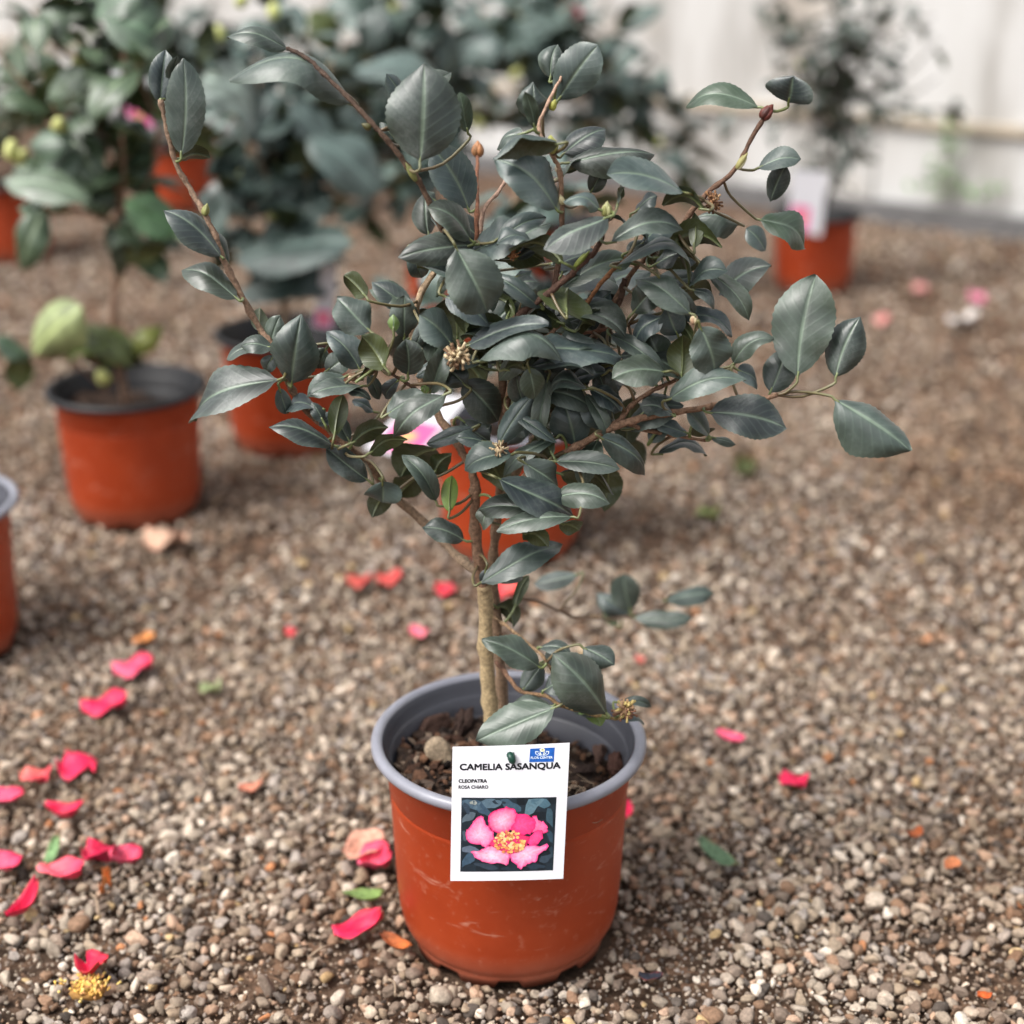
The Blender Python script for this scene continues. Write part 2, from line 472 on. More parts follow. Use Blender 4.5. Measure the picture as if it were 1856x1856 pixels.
chunk(718, 1345, (0.006, 0.007, 0.007), lin(150, 100, 76), 6, 0.006)
chunk(835, 1310, (0.012, 0.007, 0.006), lin(84, 58, 46), 7, 0.004)
chunk(1062, 1395, (0.006, 0.005, 0.004), lin(70, 50, 42), 8)
chunk(745, 1395, (0.005, 0.006, 0.005), lin(120, 100, 88), 9, 0.002)

# the other pots: (pixel of the base front, black rim, scale, label)
def ground_pos(px, py, r=0.075):
    p = onZ(px, py); return np.array([p[0], p[1] + r, 0.0])
others = [
    ((225, 962), True, 1.0, 'terracotta pot with black rim at left, a pale leaf leaning over it'),
    ((513, 832), True, 1.0, 'terracotta pot with black rim half hidden behind the left branches of the large camellia'),
    ((925, 1032), False, 1.0, 'terracotta pot directly behind the trunk of the large camellia'),
    ((1482, 535), True, 0.92, 'terracotta pot at the far right, below a dark small-leaved shrub'),
    ((5, 478), True, 1.0, 'terracotta pot far back, cut off by the left edge of the picture'),
    ((322, 385), True, 1.0, 'small-looking terracotta pot far back at left, above the left branch'),
    (None, False, 1.0, 'terracotta pot with pale rim cut off by the left edge, nearest of the left pots'),
    ((990, 566), True, 1.0, 'terracotta pot far back, glimpsed through the middle of the large camellia'),
    ((828, 645), True, 1.0, 'terracotta pot behind the crown of the large camellia, left of its middle'),
]
POTS = []
for i, (px, bl, sc, lab) in enumerate(others):
    loc = ground_pos(*px, 0.075 * sc) if px else np.array([-0.600, 1.42, 0.0])
    POTS.append((loc, sc)); pot(loc, lab, bl, sc, 20 + i, detail=False)

# ------------------------------------------------------------------ gravel
rs = np.random.RandomState(7)
pal = np.array([lin(150, 139, 126), lin(128, 115, 104), lin(168, 156, 143), lin(110, 97, 87), lin(122, 98, 80), lin(190, 180, 168),
                lin(140, 126, 110), lin(158, 134, 116), lin(82, 75, 70), lin(168, 118, 84), lin(170, 148, 112), lin(142, 134, 128)])
pal = pal * np.array([1.24, 1.215, 1.17])
pw = np.array([20, 18, 14, 14, 10, 6, 12, 9, 7, 0.6, 1.1, 12.0]); pw /= pw.sum()
def protos(base, n, seed, amt):
    r2 = np.random.RandomState(seed); o = []
    for i in range(n):
        V = base[0].copy()
        for _ in range(8):                                  # flatten random facets: broken stone
            d = nrm(r2.normal(0, 1, 3)); h = r2.uniform(0.50, 0.82)
            e = np.maximum(0, V @ d - h); V = V - np.outer(e * 0.95, d)
        V = V * (1 + r2.normal(0, amt, (len(V), 1)))
        V = V * np.array([r2.uniform(0.95, 1.7), r2.uniform(0.8, 1.15), r2.uniform(0.55, 0.95)])
        o.append(V)
    return o
P2, P1, P3 = protos(ICO2, 20, 1, 0.05), protos(ICO1, 10, 2, 0.09), protos(ICO3, 10, 3, 0.018)
avoid = [(POT_C[0], POT_C[1], 0.079)] + [(p[0], p[1], 0.079 * s) for p, s in POTS]
def keep(x, y, r):
    m = np.ones(len(x), bool)
    for (ax, ay, ar) in avoid:
        m &= (x - ax) ** 2 + (y - ay) ** 2 > (ar + 0.3 * r) ** 2
    return m
def scatter(y0, y1, cell, smin, smax, power, prob=1.0):
    xs, ys = [], []
    for y in np.arange(y0, y1, cell):
        hw = 0.338 * (y * 0.9285 + 0.27) + 0.22
        x = np.arange(-hw, hw, cell); xs.append(x); ys.append(np.full(len(x), y))
    x, y = np.concatenate(xs), np.concatenate(ys)
    x = x + rs.uniform(-0.6, 0.6, len(x)) * cell; y = y + rs.uniform(-0.6, 0.6, len(y)) * cell
    r = smin + (smax - smin) * rs.rand(len(x)) ** power
    bare = patchy(x, y) < -0.55                              # patches where the stone thins out to grit and earth
    m = keep(x, y, r) & (rs.rand(len(x)) < prob) & ~(bare & (r > 0.0026) & (rs.rand(len(x)) < 0.55))
    return x[m], y[m], r[m]
def patchy(x, y):
    return np.sin(11 * x + 2.0 * np.sin(7 * y)) * np.cos(9 * y + 1.5 * np.sin(13 * x + 1)) + 0.5 * np.sin(27 * x - 19 * y)
def undul(x, y):
    return 0.003 * np.sin(9 * x + 1.0) * np.cos(8 * y) + 0.0015 * np.sin(31 * x + 17 * y)
def build_stones(x, y, r, pr, F, base_z):
    n = len(x); k = rs.randint(0, len(pr), n)
    base = np.array(pr)[k]                                  # n,nv,3
    nv = base.shape[1]
    a, b, c = rs.rand(n) * 6.283, rs.normal(0, 0.45, n), rs.normal(0, 0.45, n)
    def rot(V, ang, i, j):
        ca, sa = np.cos(ang)[:, None], np.sin(ang)[:, None]
        W = V.copy(); W[:, :, i] = V[:, :, i] * ca - V[:, :, j] * sa; W[:, :, j] = V[:, :, i] * sa + V[:, :, j] * ca
        return W
    V = rot(rot(rot(base, b, 1, 2), c, 0, 2), a, 0, 1) * r[:, None, None]
    V[:, :, 0] += x[:, None]; V[:, :, 1] += y[:, None]; V[:, :, 2] += (undul(x, y) + base_z * r + rs.uniform(-0.25, 0.25, n) * r)[:, None]
    col_ = pal[rs.choice(len(pal), n, p=pw)] * rs.uniform(0.72, 1.25, (n, 1))
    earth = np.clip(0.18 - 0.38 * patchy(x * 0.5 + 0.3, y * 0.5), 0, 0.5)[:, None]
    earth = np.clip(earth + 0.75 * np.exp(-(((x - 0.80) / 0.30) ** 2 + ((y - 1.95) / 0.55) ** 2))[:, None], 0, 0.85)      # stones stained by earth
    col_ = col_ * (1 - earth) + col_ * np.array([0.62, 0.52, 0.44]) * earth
    Fa = (F[None] + (np.arange(n) * nv)[:, None, None]).reshape(-1, 3)
    return V.reshape(-1, 3), Fa, np.repeat(col_, nv, 0)
def gravel(name, sets, label):
    Vs, Fs, Cs, b = [], [], [], 0
    for (xyz, pr, F, bz) in sets:
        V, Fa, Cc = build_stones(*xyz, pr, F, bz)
        Vs.append(V); Fs.append(Fa + b); Cs.append(Cc); b += len(V)
    me = make_mesh(name, np.concatenate(Vs), np.concatenate(Fs), M_stone, np.concatenate(Cs), smooth=True)
    nf = len(sets[0][0][0]) * 80
    sm = np.ones(len(me.polygons), bool); sm[:nf] = np.repeat(rs.rand(nf // 80) < 0.55, 80); me.polygons.foreach_set('use_smooth', sm)
    tag(link(name, me), label, 'gravel', kind='stuff')
near = scatter(0.74, 1.42, 0.0072, 0.0018, 0.0058, 2.0)
near_small = scatter(0.74, 1.42, 0.0054, 0.0008, 0.0021, 1.3)
mid = scatter(1.42, 2.3, 0.0100, 0.0028, 0.0068, 1.6)
far = scatter(2.3, 3.75, 0.0165, 0.0035, 0.0090, 1.6, 0.8)
fm = np.array([(np.array([x, y, 0]) - wall_o) @ wall_n > 0.07 for x, y in zip(far[0], far[1])])
far = tuple(v[fm] for v in far)
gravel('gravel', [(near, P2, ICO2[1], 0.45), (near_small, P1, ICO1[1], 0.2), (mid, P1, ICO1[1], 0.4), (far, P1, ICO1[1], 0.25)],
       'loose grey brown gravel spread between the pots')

# the largest pebbles in front, one by one
M_peb = []
for i, c in enumerate(pal):
    M_peb.append(simple('pebble stone %d' % i, tuple(c), 0.85, 0.25, 0.3, 380, 0.0009))
peb_mesh = []
for i, V in enumerate(P3):
    peb_mesh.append(make_mesh('pebble', V, ICO3[1], M_peb[0], smooth=True))
placed, tries = [], 0
while len(placed) < 290 and tries < 20000:
    tries += 1
    y = 0.80 + 0.36 * rs.rand() ** 1.5
    x = rs.uniform(-1, 1) * (0.338 * (y * 0.9285 + 0.27))
    r = rs.uniform(0.0038, 0.0060) if rs.rand() < 0.87 else rs.uniform(0.0060, 0.0080)
    if (x - POT_C[0]) ** 2 + (y - POT_C[1]) ** 2 < (0.080 + r) ** 2: continue
    if any((x - a) ** 2 + (y - b) ** 2 < (0.85 * (r + c)) ** 2 for a, b, c in placed): continue
    placed.append((x, y, r))
for (x, y, r) in placed:
    o = link('pebble', peb_mesh[rs.randint(len(peb_mesh))], ground, (x, y, float(undul(x, y)) + 0.62 * r))
    o.scale = (r, r, r); o.rotation_euler = (rs.normal(0, 0.4), rs.normal(0, 0.4), rs.rand() * 6.28)
    s = o.material_slots[0]; s.link = 'OBJECT'; s.material = M_peb[rs.choice(len(pal), p=pw)]

# ------------------------------------------------------------------ leaves
VC = np.array([-1, -0.74, -0.44, -0.17, -0.08, -0.035, 0.035, 0.08, 0.17, 0.44, 0.74, 1.0])
def leaf_geo(g, base, tip, n, W, arch=0.08, fold=0.18, wave=0.04, bend=0.0, seed=0, top=(0.030, 0.052, 0.042), under=(0.055, 0.075, 0.022),
             rib=(0.20, 0.27, 0.19), nu=22, serr=0.05, recurve=0.12, blunt=0.0):
    r2 = random.Random(seed)
    base, tip = np.array(base, float), np.array(tip, float)
    L = np.linalg.norm(tip - base); a = (tip - base) / L
    n = nrm(n - a * np.dot(n, a)); s = np.cross(n, a)
    ph, kf, tw = r2.uniform(0, 6.28), r2.uniform(0.9, 2.2), r2.uniform(-0.75, 0.75)
    tipc = r2.uniform(-0.25, 0.95) if arch < 0.2 else 0.0
    if r2.random() < 0.22: recurve *= 3.2
    recurve = recurve * r2.uniform(0.3, 2.6); arch = arch * r2.uniform(0.7, 1.6)
    ap = r2.uniform(0.35, 0.65)
    us = np.linspace(0, 1, nu)
    def cen(u):
        k = 4 * u * (1 - u) * (1 + 0.6 * (u - ap))
        return base + a * L * u + n * arch * L * k + s * bend * L * 4 * u * (1 - u) - n * tipc * L * max(0.0, u - 0.45) ** 2
    top_v, bot_v, ct, cb, uvs = [], [], [], [], []
    pa, pb = 0.74, 0.68 - blunt
    umax = pa / (pa + pb); pm = umax ** pa * (1 - umax) ** pb
    for i, u in enumerate(us):
        c = cen(u); t = nrm(cen(min(1, u + 0.02)) - cen(max(0, u - 0.02)))
        nl = nrm(n - t * np.dot(n, t)); sl = np.cross(nl, t)
        q = tw * (u - 0.5); nl, sl = nl * math.cos(q) + sl * math.sin(q), sl * math.cos(q) - nl * math.sin(q)
        w = (u ** pa) * ((1 - u) ** pb) / pm if 0 < u < 1 else 0.0
        if u > 0.9: w *= 1.0 - 0.35 * (u - 0.9) / 0.1
        if u < 0.08: w *= u / 0.08
        hw = max(0.5 * W * w, 0.0004)
        for v in VC:
            av = abs(v)
            tooth = 1 + (serr * (1 if i % 2 else -0.4) if av == 1 else 0)
            lat = hw * v * tooth
            fo = fold * (1 - 0.5 * av)
            z = abs(lat) * math.sin(fo) - recurve * hw * av ** 2.2 + W * wave * math.sin(kf * 6.28 * u + ph + (2.1 if v < 0 else 0)) * av ** 1.6 * min(1, 4 * u)
            z += -0.0003 * (1 if av < 0.05 else 0)
            p = c + sl * lat * math.cos(fo) + nl * z
            top_v.append(p); bot_v.append(p - nl * (0.00045 * (1 - av ** 6) + (0.0005 if av < 0.06 else 0)))
            mr = (1.0 if av < 0.05 else 0.2 if av < 0.1 else 0.0) * (1 - 0.4 * u)
            ct.append(np.array(top) * (1 - mr) + np.array(rib) * mr)
            edge = 0.25 if av == 1 else 0
            ct[-1] = ct[-1] * (1 - edge) + np.array(rib) * edge * 0.8
            cb.append(np.array(under) * (1 - mr) + np.array((0.16, 0.19, 0.07)) * mr)
            uvs.append((u, v, 0))
    nv = len(VC); F = []
    m = len(top_v)
    for i in range(nu - 1):
        for k in range(nv - 1):
            q = i * nv + k
            F.append((q, q + 1, q + nv + 1, q + nv))
            F.append((m + q, m + q + nv, m + q + nv + 1, m + q + 1))
    g.add(top_v + bot_v, F, ct + cb, uvs + uvs)
    return a, n, s

def crop(cid, x, y):
    ox, oy, k = {1: (250, 50, .26940), 2: (650, 80, .26940), 3: (1000, 80, .26940), 4: (320, 480, .26940), 5: (720, 480, .26940),
                 6: (1180, 400, .26940), 7: (700, 850, .32328), 0: (0, 0, 1.0)}[cid]
    return ox + x * k, oy + y * k, k
PLANT_Y = 0.965
plant_base = np.array([POT_C[0] - 0.012, PLANT_Y + 0.003, 0.130])
shrub = tag(empty('camellia_shrub', plant_base), 'large in-focus camellia with dark grey-green leaves, rooted in the front pot', 'camellia', 'potted camellias')

# branches in photo pixels: (x, y, depth offset cm) ..., start radius mm, end radius mm, colour
BR = {}
BROWN, PALE, DARK, GREY = lin(134, 106, 86), lin(196, 170, 140), lin(88, 66, 56), lin(152, 132, 110)
def branch(name, pts, r0, r1, c, c1=None):
    P = smooth_line([atY(x, y, PLANT_Y + d / 100.0) for (x, y, d) in pts], 5)
    n = len(P)
    r2 = random.Random(len(BR))
    rad = [(r0 + (r1 - r0) * i / (n - 1)) / 1000 * (1 + r2.uniform(-0.13, 0.13) + (0.28 if i % 6 == 3 else 0)) for i in range(n)]
    P = [p + np.array([r2.uniform(-1, 1), r2.uniform(-1, 1), r2.uniform(-1, 1)]) * 0.0004 for p in P]
    BR[name] = P
    V, F = tube(P, rad, 9)
    c1 = c1 or c
    Cc = []
    for i in range(n):
        f = i / (n - 1); Cc += [tuple(np.array(c) * (1 - f) + np.array(c1) * f)] * 9
    g = Geo(); g.add(V, F, Cc)
    link('trunk' if name in ('trunk', 'trunk2') else 'branch', g.mesh('branch', M_bark, plant_base), shrub)
branch('trunk', [(893, 1322, 0), (884, 1240, 0), (880, 1160, 0), (880, 1090, 0), (876, 1060, -0.3)], 5.6, 4.6, lin(186, 164, 126), lin(160, 140, 108))
branch('trunk2', [(912, 1310, 2.5), (906, 1200, 2.3), (898, 1110, 2.0), (893, 1040, 1.6), (897, 980, 1.6), (905, 900, 1.5), (912, 820, 1.2), (910, 740, 1), (910, 668, 0.5), (900, 600, 0.5)], 4.2, 2.4, lin(146, 122, 100), lin(104, 82, 66))
branch('a', [(880, 1090, 0), (868, 1020, -0.5), (860, 950, -0.8), (861, 890, -1), (854, 850, -1), (838, 820, -0.5), (820, 760, 1)], 4.3, 2.2, BROWN)
branch('left', [(868, 1040, 0.3), (820, 1000, 2.0), (765, 944, 3.0), (711, 897, 2.5), (670, 845, 1.5), (638, 817, 0.5), (603, 811, 0)], 3.4, 2.2, GREY, BROWN)
branch('left2', [(640, 818, 0.5), (585, 770, 1), (548, 735, 1.5), (530, 709, 1.5), (509, 655, 1.5), (492, 625, 1.5), (471, 596, 2), (440, 540, 2), (409, 480, 2), (390, 427, 2), (371, 389, 2.2), (344, 341, 3), (317, 292, 3), (300, 220, 3), (290, 180, 3)], 2.4, 1.7, BROWN, lin(140, 118, 100))
branch('mid', [(908, 800, 1), (925, 700, 0), (960, 645, -0.5), (990, 612, -1), (1016, 588, -1)], 2.2, 1.4, BROWN)
branch('ra', [(905, 900, 1.5), (952, 825, 2), (973, 790, 2), (1016, 714, 2.4), (1059, 639, 2), (1097, 582, 1.6), (1124, 542, 1.2), (1132, 505, 1)], 3.4, 1.8, GREY, DARK)
branch('rb', [(925, 885, 1), (981, 846, -0.5), (1057, 803, -1.5), (1119, 771, -2), (1191, 752, -2), (1261, 742, -2.2), (1342, 729, -2.4), (1409, 717, -2.4)], 3.0, 1.8, BROWN)
branch('rb2', [(1100, 780, -1.8), (1124, 760, -1.8), (1151, 728, -1.5), (1195, 702, -1.2), (1240, 680, -1.2), (1262, 664, -1.2)], 1.9, 1.1, BROWN)
branch('rb3', [(1140, 768, -1.8), (1180, 782, -1.2), (1230, 790, -1), (1280, 799, -1)], 1.7, 1.0, BROWN)
branch('e', [(978, 612, 0.5), (1043, 606, 0.5), (1095, 598, 0.6), (1140, 588, 0.8)], 1.4, 1.1, lin(130, 96, 78))
branch('f', [(900, 610, 0.2), (922, 585, -1.5), (955, 560, -2), (989, 534, -2.2), (1030, 502, -2.2), (1062, 472, -2.2), (1083, 449, -2), (1094, 417, -2), (1103, 385, -2)], 2.3, 1.5, DARK)
branch('g', [(1050, 565, -0.5), (1075, 532, -1), (1108, 492, -1.2), (1135, 468, -1.2)], 1.6, 1.2, lin(120, 84, 58))
branch('tr', [(1105, 560, 1.2), (1150, 490, 1.5), (1183, 457, 1.8), (1226, 419, 2), (1245, 395, 1.8), (1280, 352, 1.6), (1331, 309, 1.6), (1356, 263, 1.8), (1382, 217, 2), (1391, 200, 2)], 1.9, 1.3, BROWN, DARK)
branch('h', [(900, 640, 0.4), (880, 570, 0.5), (850, 500, 0.3), (820, 449, 0), (795, 403, -0.3), (766, 341, -0.5), (752, 318, -0.5), (731, 292, -0.5), (698, 250, -0.4), (672, 222, -0.2), (640, 185, 0.2), (600, 147, 0.8), (568, 115, 1.4), (541, 96, 1.8), (519, 88, 2)], 2.3, 1.2, lin(104, 82, 66), lin(80, 66, 58))
branch('h2', [(868, 540, 1), (864, 436, 1), (865, 376, 2.5), (864, 320, 8), (866, 285, 12)], 1.6, 1.2, lin(124, 84, 64))
branch('h3', [(880, 560, 2), (872, 400, 3), (905, 345, 5), (921, 320, 6)], 1.4, 1.2, lin(170, 140, 122))
branch('pale', [(838, 820, 0), (790, 745, 1.5), (748, 650, 2), (751, 588, 2), (762, 534, 2), (790, 488, 2)], 2.6, 2.0, BROWN, PALE)
branch('b', [(1000, 540, -1.4), (1016, 450, -1), (1019, 384, -1), (1014, 314, -1), (1002, 280, -1)], 1.7, 1.4, DARK, lin(150, 120, 96))
branch('b2', [(1003, 285, -1), (976, 231, 0), (1003, 169, 2), (1030, 110, 4)], 1.2, 1.0, lin(170, 140, 120))
branch('orange', [(800, 735, -1), (764, 712, -1.5), (730, 690, -2), (702, 674, -2.2), (684, 664, -2.2)], 1.3, 0.9, DARK)
branch('low', [(900, 1200, 1.5), (925, 1232, -1), (946, 1254, -3), (984, 1260, -4), (1014, 1277, -4.5), (1056, 1290, -5), (1110, 1302, -5), (1130, 1300, -5)], 1.6, 1.1, lin(124, 92, 76), lin(140, 120, 80))
branch('low2', [(895, 1120, 1.5), (923, 1138, -1), (955, 1165, -2), (984, 1190, -3), (1000, 1215, -3)], 1.3, 0.9, lin(150, 124, 96))
branch('back', [(897, 1100, 2.0), (960, 1085, 8), (1050, 1120, 16), (1143, 1118, 20), (1200, 1095, 20), (1230, 1090, 20)], 1.4, 0.8, lin(120, 100, 84))
ALLP = [(p, nm) for nm, P in BR.items() for p in P]
APTS = np.array([p for p, _ in ALLP])

